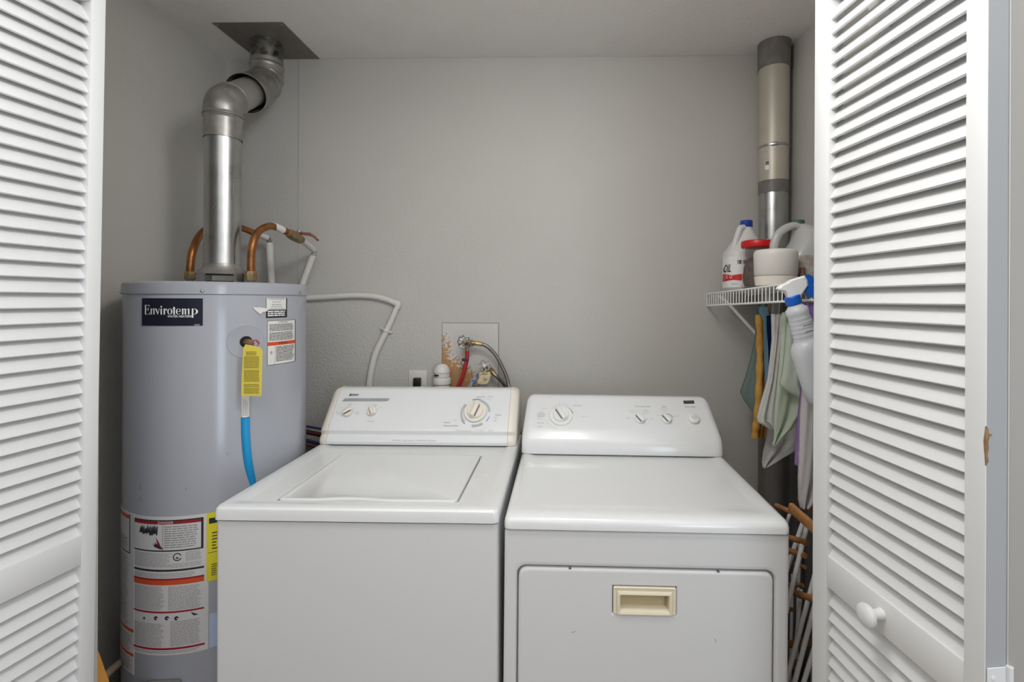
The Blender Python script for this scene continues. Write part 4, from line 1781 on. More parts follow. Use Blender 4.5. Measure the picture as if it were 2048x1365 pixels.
def handwheel(parent, c, r, m, m2, lobes=8, ang=0):
    """wheel facing the camera"""
    M = frame(c, (0.1, -1, .05))
    bm = nb()
    n = lobes * 6
    ringp = []
    for i in range(n):
        a = 2 * PI * i / n + ang
        rr = r * (1 + .07 * math.cos(lobes * a))
        ringp.append(M @ Vector((rr * math.cos(a), rr * math.sin(a), 0)))
    # torus along ringp
    rs = []
    for i, p in enumerate(ringp):
        t = (ringp[(i + 1) % n] - ringp[i - 1]).normalized()
        nn = (M.to_3x3() @ Vector((0, 0, 1)))
        b = t.cross(nn)
        rs.append([p + (nn * math.cos(2 * PI * k / 8) + b * math.sin(2 * PI * k / 8)) * r * .13 for k in range(8)])
    rs.append(rs[0])
    rings(bm, rs, False, False)
    for k in range(lobes // 2 + 1):
        a = 2 * PI * k / (lobes // 2 + 1)
        tube(bm, [M @ Vector((0, 0, .002)), M @ Vector((r * math.cos(a), r * math.sin(a), 0))], r * .10, 6, False)
    obj('handwheel', bm, m, parent)
    bm = nb()
    lathe(bm, [(r * .36, -.004), (r * .36, .004), (r * .22, .005), (r * .2, .008), (.0005, .0085)], M=M, seg=16)
    obj('wheel_hub', bm, m2, parent)


YV = 2.005
V1 = thing('supply_valve', 'steel-wheeled supply valve, the upper one, feeding the red pipe', 'valve', P(932, 700, YV), group=None)
handwheel(V1, P(928, 684, YV - .02), .0235, M_steelw, M_brass)
bm = nb()
tube(bm, [P(928, 684, YV - .018), P(932, 685, YW)], .009, 12, False)
tube(bm, [P(934, 686, YV), P(944, 686.5, YV), P(950, 687, YV)], .0095, 8, False)
tube(bm, [P(941, 680, YV), P(942, 694, YV)], .0085, 8, False)
tube(bm, [P(946, 686.8, YV), P(957, 688, YV)], lambda t: .010 if .2 < t < .6 else .008, 8, False)
tube(bm, [P(934, 688, YV), P(934.5, 704, YV)], .0075, 8, False)
obj('valve_body', bm, M_brass, V1)
V2 = thing('supply_valve', 'white-wheeled supply valve, the lower one, with a cream paper tag', 'valve', P(970, 745, YV))
handwheel(V2, P(968.5, 732, YV - .02), .022, mat('chalky_wheel', 'cfc9c0', .6, color2='6f665c', vscale=120), M_whitepipe, 8, .3)
bm = nb()
tube(bm, [P(968, 733, YV - .018), P(972, 736, YW)], .010, 12, False)
tube(bm, [P(970, 740, YV), P(983, 741, YV), P(986, 738, YV)], .010, 8, False)
tube(bm, [P(972, 739, YV), P(966, 748, YV), P(956, 752, YV)], .0085, 8, False)
obj('valve_body', bm, M_brass, V2)
bm = nb()
tm = [(958, 745), (981, 744), (981, 753), (979, 762), (974, 768), (963, 769), (955.5, 768), (955, 764), (958, 756)]
tp = [P(a, b, YV - .018 - .0004 * (b - 745)) for a, b in tm]
a = [bm.verts.new(p) for p in tp]
b = [bm.verts.new(p + Vector((0, .001, 0))) for p in tp]
bm.faces.new(a)
bm.faces.new(b[::-1])
for i in range(len(a)):
    j = (i + 1) % len(a)
    bm.faces.new((a[i], a[j], b[j], b[i]))
pt = obj('paper_tag', bm, mat('cream_tag', 'd3c7ab', .7, color2='b9a884', vscale=70))
tag(pt, 'small cream paper tag hanging from the lower white-wheeled valve', 'tag')
bm = nb()
text_into(bm, '33', 6.5, 971, -760, lambda u, v, w_: P(u, -v, YV - .0275), t=0, w0=0, bold=.1)
fine_print(bm, 963, 976, -750, -747, 1.5, lambda u, v, w_: P(u, -v, YV - .0215))
obj('lettering', bm, M_inktag, pt, kind='stuff')

M_braid = braid_mat()
def hose(label, pts, ferr):
    t = thing('braided_hose', label, 'hose', pts[-1])
    bm = nb()
    tube(bm, pts, .0075, 12, True, 10)
    obj('braid', bm, M_braid, t)
    bm = nb()
    tube(bm, ferr, lambda q_: .0088 + .0015 * (q_ < .35), 10, False)
    obj('ferrule', bm, mat('ferrule_brass', 'b39a68', .4, metal=.8), t)
hose('braided steel hose arching down from the upper supply valve',
     [P(955, 687.5, YV), P(972, 692, YV), P(990, 709, YV), P(1005, 735, YV), P(1014, 757, YV), P(1019, 778, YV - .01), P(1030, 815, 1.96), P(1037, 845, 1.94), P(1040, 885, 1.93), P(1040, 960, 1.93)],
     [P(952, 687, YV), P(956, 687.6, YV), P(963, 689, YV)])
hose('braided steel hose running right and down from the lower supply valve',
     [P(985, 745, YV), P(994, 754, YV), P(1006, 767, YV + .014), P(1014, 779, YV + .02), P(1026, 812, 1.995), P(1033, 850, 1.985), P(1036, 900, 1.98), P(1034, 980, 1.98)],
     [P(984, 743, YV), P(988, 748, YV), P(992, 752, YV)])
RP = thing('red_pipe', 'red plastic pipe curving down from the upper supply valve', 'pipe', P(915, 778, YV))
bm = nb()
tube(bm, [P(934.5, 702, YV), P(934, 718, YV), P(930, 735, YV), P(924, 757, YV), P(914, 779, YV), P(911, 800, YV), P(908, 830, YV)], .0085, 14)
obj('pipe_wall', bm, M_redpex, RP)
bm = nb()
box(bm, P(924.5, 720, YV).x, P(937, 720, YV).x, YV - .012, YV + .012, P(930, 722.5, YV).z, P(930, 717.5, YV).z, .002)
obj('pipe_clip', bm, mat('dark_clip', '3a332f', .6), RP)
pipe_thing('blue_pipe', 'blue plastic pipe slanting down from the lower supply valve', 'pipe',
           [P(957, 751, YV), P(951, 757, YV), P(945, 766, YV), P(938, 778, YV), P(925, 810, YV)], .0085,
           mat('speckled_blue', '4a5a94', .5, color2='b8bccb', vscale=110))
for lab, y0, y1, r, m in (('thin blue pipe crossing the gap right of the tank', 853, 858, .0045, M_dkblue), ('dark red pipe crossing the gap right of the tank', 864, 870, .0095, M_dkred),
                          ('dark blue pipe lower in the gap right of the tank', 881, 888, .006, M_dkblue), ('brown pipe lowest in the gap right of the tank', 888, 895, .0085, mat('brown_pipe', '6b4a40', .45))):
    a, b = P(612, y0, 1.985), P(640, y1, 1.985)
    d = (b - a)
    pipe_thing('wall_pipe', lab, 'pipe', [a - d * 3, b + d * 4], r, m, curve=False)

# white drain vent cap
VP_ = thing('drain_vent', 'white plastic drain vent with a domed cap, left of the wall plate', 'vent', P(884, 790, 2.03) + Vector((0, 0, -.06)))
vc = P(884, 727, 2.022)
bm = nb()
z = lambda y: P(884, y, 2.022).z
vx, vy = vc.x, 2.024
lathe(bm, [(.030, z(746) - 0), (.0335, z(745.5)), (.0335, z(742)), (.030, z(737)), (.021, z(731)), (.010, z(728.5)), (.0005, z(728))], (vx, vy, 0), 32)
obj('dome', bm, M_pvc, VP_)
bm = nb()
lathe(bm, [(.031, z(755)), (.0325, z(754)), (.0325, z(746.5)), (.030, z(746))], (vx, vy, 0), 32)
obj('slotted_ring', bm, M_pvc, VP_)
bm = nb()
box(bm, vx - .024, vx - .006, vy - .0335, vy - .02, z(751), z(748))
obj('vent_slot', bm, M_dark, VP_)
bm = nb()
lathe(bm, [(.034, z(769)), (.0365, z(768)), (.0365, z(758)), (.034, z(756)), (.030, z(755))], (vx, vy, 0), 32)
obj('lower_ring', bm, M_pvc, VP_)
bm = nb()
lathe(bm, [(.032, .85), (.032, z(771)), (.030, z(769))], (vx, vy, 0), 32)
obj('standpipe', bm, M_pvc, VP_)
# outlet with black plug
OT = thing('wall_outlet', 'painted wall outlet plate left of the white drain vent', 'outlet', P(836, 785, YW))
bm = nb()
box(bm, P(818, 760, YW).x, P(854, 760, YW).x, YW - .006, YW, P(836, 782, YW).z, P(836, 741, YW).z, .002)
obj('outlet_plate', bm, M_whitepipe, OT)
bm = nb()
x0, x1 = P(826, 760, 2.03).x, P(840, 760, 2.03).x
PL = thing('power_plug', 'black plug and cord in the painted outlet above the washer console', 'plug', P(833, 775, 2.04))
box(bm, x0, x1, 2.028, YW - .006, P(833, 774, 2.03).z, P(833, 757, 2.03).z, .003)
obj('plug_body', bm, M_black, PL)
bm = nb()
tube(bm, [P(833, 770, 2.04), P(833, 780, 2.03), P(833, 800, 2.02), P(836, 850, 2.0)], .005, 10)
obj('cord', bm, M_black, PL)

# ================================================================== RIGHT DUCT IN THE CORNER
DYc = 1.965
dtop = P(1548, 100, DYc)
dcx = dtop.x
DU = thing('corner_duct', 'cream and silver round duct with grey tape in the right back corner', 'duct', (dcx, DYc, 0))
zy = lambda y: P(1550, y, DYc - .05).z


def dseg(name, y0, y1, r0, r1, m, extra=0, label=None):
    bm = nb()
    zt_, zb2 = (CEIL - .001 if y0 is None else zy(y0)), (0.0 if y1 is None else zy(y1))
    lathe(bm, [(r0, zb2), (r1, zt_)], (dcx, DYc, 0), 40)
    return obj(name, bm, m, DU, label=label)


dseg('tape_band', None, 128, .0605, .0615, M_tape, label='dark grey tape where the duct meets the ceiling')
dseg('upper_section', 120, 300, .057, .058, M_duct)
dseg('middle_section', 288, 372, .0555, .0562, M_duct)
dseg('tape_band', 358, 383, .0562, .0568, M_tape)
dseg('lower_section', 376, 700, .0535, .0545, M_galv)
dseg('bottom_section', 690, None, .052, .053, M_galvdark)
bm = nb()
zc_ = zy(288)
rs = []
lathe(bm, [(.0575, zc_ - .005), (.0588, zc_ - .004), (.0588, zc_ + .004), (.0575, zc_ + .005)], (dcx, DYc, 0), 40, cap=False)
cl = obj('hose_clamp', bm, M_galv, DU)
bm = nb()
pcl = Vector((dcx - .02, DYc - .056, zc_))
v_ = box(bm, -.013, .013, -.004, .004, -.0065, .0065, .002)
xf(bm, v_, Matrix.Translation(pcl) @ Matrix.Rotation(R_(-18), 4, 'Z'))
obj('clamp_screw', bm, M_galv, cl)
# sticker on the duct
bm = nb()
rmap = lambda u, v, w_: Vector((dcx + (.0562 + w_) * math.sin(u / .056), DYc - (.0562 + w_) * math.cos(u / .056), v))
ua = math.asin((P(1534, 330, DYc - .05).x - dcx) / .056) * .056
ub = ua + .017
quad_into(bm, ua, ub, zy(338), zy(319), rmap, .0008, 4)
sk = obj('sticker', bm, M_paperw, DU)
bm = nb()
for k in range(3):
    quad_into(bm, ua + .003 + k * .0042, ua + .0062 + k * .0042, zy(329) + .002 * (k % 2), zy(320.5), rmap, .0014)
obj('sticker_print', bm, M_inkdk, sk, kind='stuff')
# iron pipes behind
pipe_thing('iron_pipe', 'dark vertical pipe by the right closet wall, in front of the duct', 'pipe', [Vector((XR - .03, 1.86, 0)), Vector((XR - .03, 1.86, 1.36))], .022, M_shadowpipe, curve=False)
pipe_thing('iron_pipe', 'dark vertical pipe nearest the closet front on the right wall', 'pipe', [Vector((XR - .03, 1.76, 0)), Vector((XR - .03, 1.76, 1.36))], .018, M_shadowpipe, curve=False)

# ================================================================== WIRE SHELF
SY0, SY1 = 1.255, 2.050
sxl = lambda Y: .6034 + (2.0 - Y) * .0387
szl = lambda Y: 1.4482 + (2.0 - Y) * .0303      # top (deck) height
LIP = .0485
WS = thing('wire_shelf', 'white wire shelf along the right closet wall holding bottles and jars', 'shelf', (XR - .16, 1.65, 1.44))
bm = nb()
tube(bm, [(sxl(SY0), SY0, szl(SY0)), (sxl(SY1), SY1, szl(SY1))], .003, 8, False)
obj('top_rail', bm, M_shelf, WS)
bm = nb()
tube(bm, [(sxl(SY0), SY0, szl(SY0) - LIP), (sxl(SY1), SY1, szl(SY1) - LIP)], .0034, 8, False)
obj('front_rail', bm, M_shelf, WS)
bm = nb()
tube(bm, [(XR - .012, SY0, szl(SY0) - .006), (XR - .012, 1.895, szl(1.895) - .006)], .003, 8, False)
obj('back_rail', bm, M_shelf, WS)
bm = nb()
tube(bm, [(.76, SY0, szl(SY0) - .004), (.76, SY1, szl(SY1) - .004)], .003, 8, False)
obj('middle_rail', bm, M_shelf, WS)
n = int((SY1 - SY0) / .0254)
for k in range(n + 1):
    Y = SY0 + .002 + k * (SY1 - SY0 - .004) / n
    bm = nb()
    x, zt_ = sxl(Y), szl(Y)
    tube(bm, [(XR - .004 if Y < 1.898 else .782, Y, zt_ + .0015), (x + .004, Y, zt_ + .0025), (x - .0008, Y, zt_ - .002), (x - .0012, Y, zt_ - LIP)], .0016, 6, False)
    obj('cross_wire', bm, M_shelf, WS)
bm = nb()
Yb_ = 1.93
tube(bm, [(sxl(Yb_) + .006, Yb_, szl(Yb_) - .012), (sxl(Yb_) + .03, Yb_, szl(Yb_) - .03), (XR - .006, Yb_, 1.125)], .0062, 10, False)
obj('brace', bm, M_shelf, WS)
ZS = lambda Y: szl(Y) + .0045

# ---- white laundry jug with blue cap
JY = 1.90
jb = P(1487, 580, JY)
JG = thing('bleach_jug', 'white laundry jug with a blue cap and red banded label, back of the shelf', 'jug', (jb.x, JY, ZS(JY)))
jz = ZS(JY) + .001
bm = nb()
R1 = .072
loft(bm, [(jb.x, JY, jz, R1 - .008, R1 - .012, 3), (jb.x, JY, jz + .006, R1, R1 - .004, 3), (jb.x, JY, jz + .03, R1 + .002, R1 - .002, 3), (jb.x, JY, jz + .135, R1 + .001, R1 - .003, 3),
          (jb.x, JY, jz + .150, R1 - .002, R1 - .006, 3), (jb.x + .001, JY, jz + .165, R1 - .012, R1 - .014, 2.6), (jb.x + .006, JY, jz + .195, .046, .042, 2.3), (jb.x + .009, JY, jz + .225, .028, .028, 2),
          (jb.x + .010, JY, jz + .240, .0205, .0205, 2), (jb.x + .010, JY, jz + .256, .0195, .0195, 2)], 40)
obj('jug_body', bm, M_jug, JG, ang=60)
bm = nb()
lathe(bm, [(.0215, .245), (.0225, .247), (.0225, .268), (.0205, .2705), (.001, .271)], (jb.x + .010, JY, jz), 32)
obj('cap', bm, M_bluecap, JG)
bm = nb()
tube(bm, [(jb.x - .004, JY - .012, jz + .243), (jb.x - .020, JY - .018, jz + .238), (jb.x - .030, JY - .022, jz + .214), (jb.x - .042, JY - .028, jz + .18), (jb.x - .048, JY - .028, jz + .155)], .0115, 14)
obj('handle', bm, M_jug, JG)


def jmap(u, v, w_):
    # on the jug front, superellipse n=3
    th = -PI / 2 + u / .068
    c, s = math.cos(th), math.sin(th)
    rx, ry = R_1[0] + w_, R_1[1] + w_
    return Vector((jb.x + rx * math.copysign(abs(c) ** (2 / 3), c), JY + ry * math.copysign(abs(s) ** (2 / 3), s), jz + v))


R_1 = (.0735, .0705)
ls = [-.115, .075]
bm = nb()
quad_into(bm, ls[0], ls[1], .012, .128, jmap, .0004, 24)
jl = obj('label', bm, M_paperw, JG)
bm = nb()
n = 16
A, B = [], []
for i in range(n + 1):
    u = ls[0] + (ls[1] - ls[0]) * i / n
    k = (u + .055) / .13
    A.append(bm.verts.new(jmap(u, .040 - .010 * abs(k), .0008)))
    B.append(bm.verts.new(jmap(u, .058 + .016 * abs(k), .0008)))
for i in range(n):
    bm.faces.new((A[i], A[i + 1], B[i + 1], B[i]))
obj('red_band', bm, mat('label_bright_red', 'd02a22', .4), jl)
bm = nb()
text_into(bm, 'OIL', .040, -.090, .083, jmap, sx=.75, shear=.35, bold=.0007, w0=.001)
text_into(bm, 'C', .014, -.093, .044, jmap, sx=.9, bold=.0005, w0=.0012)
for k in range(9):
    quad_into(bm, -.035 + k * .004, -.033 + k * .004 + .0008 * (k % 3), .099, .114, jmap, .0009)
obj('lettering', bm, M_inkdk, jl, kind='stuff')
bm = nb()
text_into(bm, 'X', .017, -.090, .052, jmap, bold=.0005, w0=.0014)
arc_into(bm, .0045, .0075, 0, 360, -.066, .0535, jmap, .0013)
obj('badge_print', bm, mat('label_lilac', 'd7c9d6', .5), jl, kind='stuff')
bm = nb()
fine_print(bm, -.062, -.03, .022, .028, .006, jmap, .0009)
obj('blue_print', bm, mat('label_cyan', '5aaed0', .5), jl, kind='stuff')

# ---- clear jar with red lid
RY = 1.762
rb = P(1516, 575, RY)
JR = thing('plastic_jar', 'clear plastic jar with a ribbed red lid, half full of brown pieces', 'jar', (rb.x, RY, ZS(RY)))
rz = ZS(RY) + .001
hj = P(1516, 482, RY).z - rz
JK = 1.07
bm = nb()
lathe(bm, [(.044, 0), (.050, .004), (.052, .014), (.0515, hj * .25), (.0505, hj * .6), (.051, hj * .76), (.049, hj * .82), (.046, hj * .84),
           (.0445, hj * .84), (.0475, hj * .81), (.0493, hj * .76), (.0488, hj * .6), (.0497, hj * .25), (.050, .016), (.046, .006), (.001, .005)], (rb.x, RY, rz), 48)
for v in bm.verts:
    v.co.x = rb.x + (v.co.x - rb.x) * JK
    v.co.y = RY + (v.co.y - RY) * JK
obj('jar_wall', bm, M_clear, JR)
bm = nb()
lathe(bm, [(.050, hj * .85), (.0525, hj * .855), (.0535, hj * .87), (.0535, hj * .97), (.052, hj * .99), (.048, hj), (.001, hj)], (rb.x, RY, rz), 60)
for v in bm.verts:
    r = math.hypot(v.co.x - rb.x, v.co.y - RY)
    if r > .0528:
        a = math.atan2(v.co.y - RY, v.co.x - rb.x)
        k = 1 + .008 * math.cos(30 * a)
        v.co.x = rb.x + (v.co.x - rb.x) * k
        v.co.y = RY + (v.co.y - RY) * k
for v in bm.verts:
    v.co.x = rb.x + (v.co.x - rb.x) * JK
    v.co.y = RY + (v.co.y - RY) * JK
obj('lid', bm, M_redcap, JR)
bm = nb()
lathe(bm, [(.042, .008), (.0475, .016), (.0485, .03), (.048, hj * .3), (.047, hj * .45), (.040, hj * .56), (.02, hj * .62), (.001, hj * .6)], (rb.x, RY, rz), 36)
for v in bm.verts:
    r = math.hypot(v.co.x - rb.x, v.co.y - RY)
    a = math.atan2(v.co.y - RY, v.co.x - rb.x)
    k = .94 + .05 * math.sin(a * 7 + v.co.z * 300)
    v.co.x = rb.x + (v.co.x - rb.x) * k
    v.co.y = RY + (v.co.y - RY) * k
    v.co.z += .010 * math.sin(a * 2 + 1) * (v.co.z > rz + hj * .4)
for v in bm.verts:
    v.co.x = rb.x + (v.co.x - rb.x) * JK
    v.co.y = RY + (v.co.y - RY) * JK
obj('jar_contents', bm, M_fill, JR, kind='stuff')

# ---- white canister
NY = 1.585
nbp = P(1551, 574, NY)
WC = thing('white_canister', 'round white plastic canister with a seam, in front of the red-lidded jar', 'canister', (nbp.x, NY, ZS(NY)))
nz_ = ZS(NY) + .001
hn = P(1551, 500, NY).z - nz_
bm = nb()
lathe(bm, [(.058, 0), (.061, .003), (.0635, hn * .24), (.0642, hn * .27)], (nbp.x, NY, nz_), 48)
obj('canister_base', bm, M_cream, WC)
bm = nb()
lathe(bm, [(.0585, hn * .275), (.0615, hn * .29), (.064, hn * .32), (.066, hn * .85), (.065, hn * .93), (.060, hn * .985), (.05, hn), (.001, hn * 1.01)], (nbp.x, NY, nz_), 48)
obj('canister_top', bm, mat('ivory_plastic', 'd9d5cf', .4), WC)

# ---- milky gallon jug with loop handle
MY = 1.68
mx = P(1612, 500, MY).x
MJ = thing('gallon_jug', 'milky plastic gallon jug with loop handle and green cap, nearest the right door', 'jug', (mx, MY, ZS(MY)))
mz = ZS(MY) + .001
hm = P(1597, 449, MY).z - mz
bm = nb()
MW = .072
loft(bm, [(mx, MY, mz, .062, .062, 4), (mx, MY, mz + .006, MW, MW, 4), (mx, MY, mz + .10, MW, MW, 4), (mx + .004, MY, mz + .125, MW - .004, MW - .004, 3.4), (mx + .012, MY, mz + .16, MW - .016, MW - .01, 2.8),
          (mx + .010, MY, mz + .19, .05, .052, 2.4), (mx - .005, MY, mz + hm * .955, .032, .034, 2), (mx - .022, MY, mz + hm, .020, .020, 2)], 40)
obj('jug_body', bm, M_milk, MJ, ang=60)
bm = nb()
hp = lambda a, b: P(a, b, MY - .01)
tube(bm, [hp(1600, 453), hp(1585, 452), hp(1568, 459), hp(1556, 470), hp(1549, 487), hp(1548, 505), hp(1553, 525), hp(1562, 545)], lambda t: .0125 + .003 * t, 16)
obj('loop_handle', bm, M_milk, MJ)
bm = nb()
lathe(bm, [(.020, -.003), (.0205, 0), (.0205, .012), (.019, .0135), (.001, .014)], (P(1596, 445, MY).x, MY, mz + hm), 28)
obj('cap', bm, M_greencap, MJ)
bm = nb()
loft(bm, [(mx, MY, mz + .012, MW + .0012, MW + .0012, 4), (mx, MY, mz + .105, MW + .0012, MW + .0012, 4)], 40)
obj('label', bm, mat('faded_label', 'c1bab2', .5, color2='9f948c', vscale=60), MJ)

# ---- brown bottle + pale stick behind
bx = P(1597, 550, 1.57)
bm = nb()
bz = ZS(1.57) + .001
lathe(bm, [(.011, 0), (.012, .003), (.012, .035), (.008, .045), (.008, .058), (.0005, .059)], (bx.x + .012, 1.57, bz), 20)
bb = tag(obj('brown_bottle', bm, M_brown), 'tiny dark brown bottle between the white canister and the milky jug', 'bottle')

# ---- spray bottle hooked on the lip
SBY = 1.262
SB = thing('spray_bottle', 'translucent spray bottle with white and blue trigger, hanging from the shelf edge', 'spray bottle', P(1612, 790, SBY))
axis_top, axis_bot = P(1587, 603, SBY), P(1655, 800, SBY)
ax = (axis_top - axis_bot).normalized()
Ms = frame(axis_top, ax, Vector((1, 0, 0)))
k_ = SBY / 980 * 1.1
LN = (axis_top - axis_bot).length
bm = nb()
secs = [(0, 0, -.004, .014, .014, 2), (0, 0, -.016, .021, .021, 2), (0, 0, -.020, .0265, .0265, 2), (0, 0, -.032, .0275, .0275, 2)]
for k in range(6):
    z = -.040 - k * .011
    secs += [(0, 0, z, .0254 + .0009 * k, .0252, 2), (0, 0, z - .003, .0268 + .0010 * k, .0265, 2), (0, 0, z - .007, .0268 + .0010 * k, .0265, 2)]
secs += [(0, 0, -.106, .035, .031, 2.4), (0, 0, -.120, .043, .034, 2.8), (0, 0, -.140, .046, .036, 3), (0, 0, -.22, .047, .036, 3), (0, 0, -LN + .008, .047, .036, 3), (0, 0, -LN, .041, .031, 3)]
loft(bm, [(cx_, cy_, z_, ry_, rx_, nn) for cx_, cy_, z_, rx_, ry_, nn in secs], 40, M=Ms)
sb = obj('bottle_body', bm, M_spray, SB, ang=60)
bm = nb()
loft(bm, [(0, 0, -.155, .0335, .0445, 3), (0, 0, -LN + .01, .0335, .0445, 3)], 32, M=Ms)
obj('liquid', bm, mat('pale_liquid', 'dfe0df', .2, trans=.5, ior=1.33), sb)
bm = nb()
lathe(bm, [(.0165, -.008), (.0195, -.006), (.0195, .012), (.0175, .0145)], M=Ms, seg=32)
obj('collar', bm, M_sprayblue, SB)
bm = nb()
hpth = [(1582, 596), (1585, 588), (1592, 578)]
# head: side profile extruded through 22 mm
head = [(1553, 578), (1558, 572), (1570, 567), (1580, 560), (1607, 552), (1612, 560), (1614, 571), (1607, 581), (1600, 591), (1586, 596), (1575, 597), (1571, 588), (1566, 583), (1556, 581)]
a = []
rs = []
for w_, sc2 in ((-.010, .86), (-.007, 1), (.007, 1), (.010, .86)):
    c0 = P(1588, 576, SBY)
    rs.append([c0 + (P(x, y, SBY) - c0) * sc2 + Vector((0, w_, 0)) for x, y in head])
rings(bm, rs)
obj('spray_head', bm, M_spraywhite, SB, ang=30)
bm = nb()
trg = [(1606, 551), (1614, 549.5), (1622, 553), (1628, 562), (1624, 570), (1628, 592), (1620, 595), (1613, 590), (1610, 583), (1614, 573), (1613, 562)]
rs = []
for w_ in (-.008, .008):
    rs.append([P(x, y, SBY) + Vector((0, w_, 0)) for x, y in trg])
rings(bm, rs)
obj('trigger', bm, M_sprayblue, SB)
bm = nb()
for dz in (-.062, -.078):
    v = box(bm, -.012, .012, -.0365, -.0355, dz - .0007, dz + .0007)
M2 = Ms @ Matrix.Rotation(0, 4, 'Z')
# Ms: local y ~ +x world, local x ~ -+ depth; graduation marks on the camera side
vis = [v.co.copy() for v in bm.verts]
for v in bm.verts:
    lc = v.co
    v.co = Ms @ Vector((0, lc.x, lc.z)) + Vector((0, -.0335, 0))
obj('graduation_mark', bm, M_inkdk, SB, kind='stuff')


# ================================================================== HANGING CLOTHES
def cloth(name, label, cat, rows, Y, m, parent=None, hook=None, *, amp=.006, nf=3, ph=0, tilt=0, nx_=22, thick=.003, group=None, bulge=0, hem=True):
    """rows: (py, px_left, px_right) top to bottom"""
    bm = nb()
    rs = []
    sub = 5
    rr = []
    for (a, b) in zip(rows, rows[1:]):
        for k in range(sub):
            t = k / sub
            rr.append([a[i] + (b[i] - a[i]) * t for i in range(3)])
    rr.append(rows[-1])
    for j, (py, xl, xr) in enumerate(rr):
        ring = []
        tj = j / (len(rr) - 1)
        for i in range(nx_ + 1):
            t = i / nx_
            p = P(xl + (xr - xl) * t, py, Y)
            d = amp * (.35 + .65 * tj) * math.sin(2 * PI * nf * t + ph + 1.3 * tj) + .35 * amp * math.sin(5.1 * PI * nf * t * .7 + 4 * tj + ph)
            d -= bulge * math.sin(PI * t)
            ring.append(p + Vector((0, d + tilt * t, 0)))
        rs.append(ring)
    vr = [[bm.verts.new(p) for p in r] for r in rs]
    fs = []
    for a, b in zip(vr, vr[1:]):
        for i in range(nx_):
            fs.append(bm.faces.new((a[i], a[i + 1], b[i + 1], b[i])))
    bmesh.ops.solidify(bm, geom=fs, thickness=thick)
    o = obj(name, bm, m, parent, ang=70)
    if hook:
        bm = nb()
        hx_, hy_ = hook
        top = P(hx_, hy_, Y)
        tube(bm, [top, top + Vector((0, 0, .012)), Vector((top.x + .004, Y, szl(Y) + .002)), Vector((top.x - .004, Y, szl(Y) + .008)), Vector((top.x - .010, Y, szl(Y) + .001))], .0013, 8)
        obj('hook', bm, M_galv, o)
    if parent:
        return o
    return tag(o, label, cat, group)


cloth('teal_cloth', 'grey-green cloth hanging furthest back under the shelf, its corner folded open', 'cloth',
      [(608, 1517, 1536), (640, 1514, 1535), (690, 1508, 1535), (740, 1496, 1535), (785, 1481, 1534), (800, 1488, 1534), (818, 1500, 1533), (824, 1507, 1532)], 1.90,
      cloth_mat('teal_fabric', '9db0aa'), amp=.006, nf=1.5, hook=(1526, 608))
YC = thing('yellow_cloth', 'narrow mustard yellow folded cloth hanging straight down under the shelf', 'cloth', P(1515, 880, 1.83))
bm = nb()
tube(bm, [P(1518, 630, 1.83), P(1520, 690, 1.83), P(1519, 750, 1.83), P(1516, 810, 1.83), P(1512, 850, 1.83), P(1509, 876, 1.83)], lambda t: .0125 + .0018 * math.sin(t * 40), 14)
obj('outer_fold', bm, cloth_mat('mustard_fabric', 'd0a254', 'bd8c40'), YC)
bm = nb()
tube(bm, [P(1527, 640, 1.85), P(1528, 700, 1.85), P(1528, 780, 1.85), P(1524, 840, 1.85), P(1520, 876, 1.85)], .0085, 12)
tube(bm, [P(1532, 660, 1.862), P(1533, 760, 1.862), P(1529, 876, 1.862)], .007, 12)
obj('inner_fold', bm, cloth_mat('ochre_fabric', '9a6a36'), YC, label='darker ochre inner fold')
HG = thing('wooden_hanger', 'small brown wooden hanger just under the shelf above the yellow cloth', 'hanger', P(1532, 628, 1.80))
bm = nb()
tube(bm, [P(1519, 626, 1.80), P(1530, 629, 1.80), P(1539, 622, 1.80), P(1541, 606, 1.80)], .0042, 10)
obj('hanger_arm', bm, M_wood, HG)
bm = nb()
tube(bm, [P(1541, 608, 1.80), P(1543, 600, 1.80), P(1541, 592, 1.80), P(1536, 594, 1.80)], .0016, 8)
obj('hook', bm, M_galv, HG)
cloth('light_blue_cloth', 'pale blue cloth edge between the yellow and navy cloths', 'cloth',
      [(613, 1517, 1537), (622, 1516, 1537), (640, 1526, 1540), (700, 1528, 1541), (760, 1530, 1541), (790, 1531, 1540)], 1.79, cloth_mat('light_blue_fabric', '8fb4c6'), amp=.003, nf=1, hook=(1526, 613))
cloth('navy_cloth', 'navy blue cloth hanging behind the white cloth', 'cloth',
      [(632, 1533, 1556), (660, 1534, 1556), (700, 1537, 1554), (740, 1538, 1552)], 1.76, cloth_mat('navy_fabric', '1d2a5c'), amp=.003, nf=1, hook=(1545, 634))
cloth('long_white_cloth', 'off-white cloth with a pointed bottom corner hanging behind the green one', 'cloth',
      [(640, 1560, 1600), (750, 1548, 1612), (830, 1538, 1614), (880, 1532, 1614), (905, 1526, 1590), (925, 1524, 1555), (937, 1526, 1531)], 1.66, cloth_mat('offwhite_fabric', 'e2dfde'), amp=.006, nf=2, hook=(1580, 640))
cloth('white_cloth', 'white cloth draped left of the pale green cloth', 'cloth',
      [(628, 1543, 1575), (650, 1544, 1572), (680, 1545, 1566), (720, 1541, 1562), (760, 1536, 1558), (800, 1524, 1556), (835, 1514, 1555), (845, 1516, 1555), (856, 1533, 1554), (863, 1547, 1551)], 1.60,
      cloth_mat('white_fabric', 'f1efec'), amp=.009, nf=2, ph=1, hook=(1558, 628))
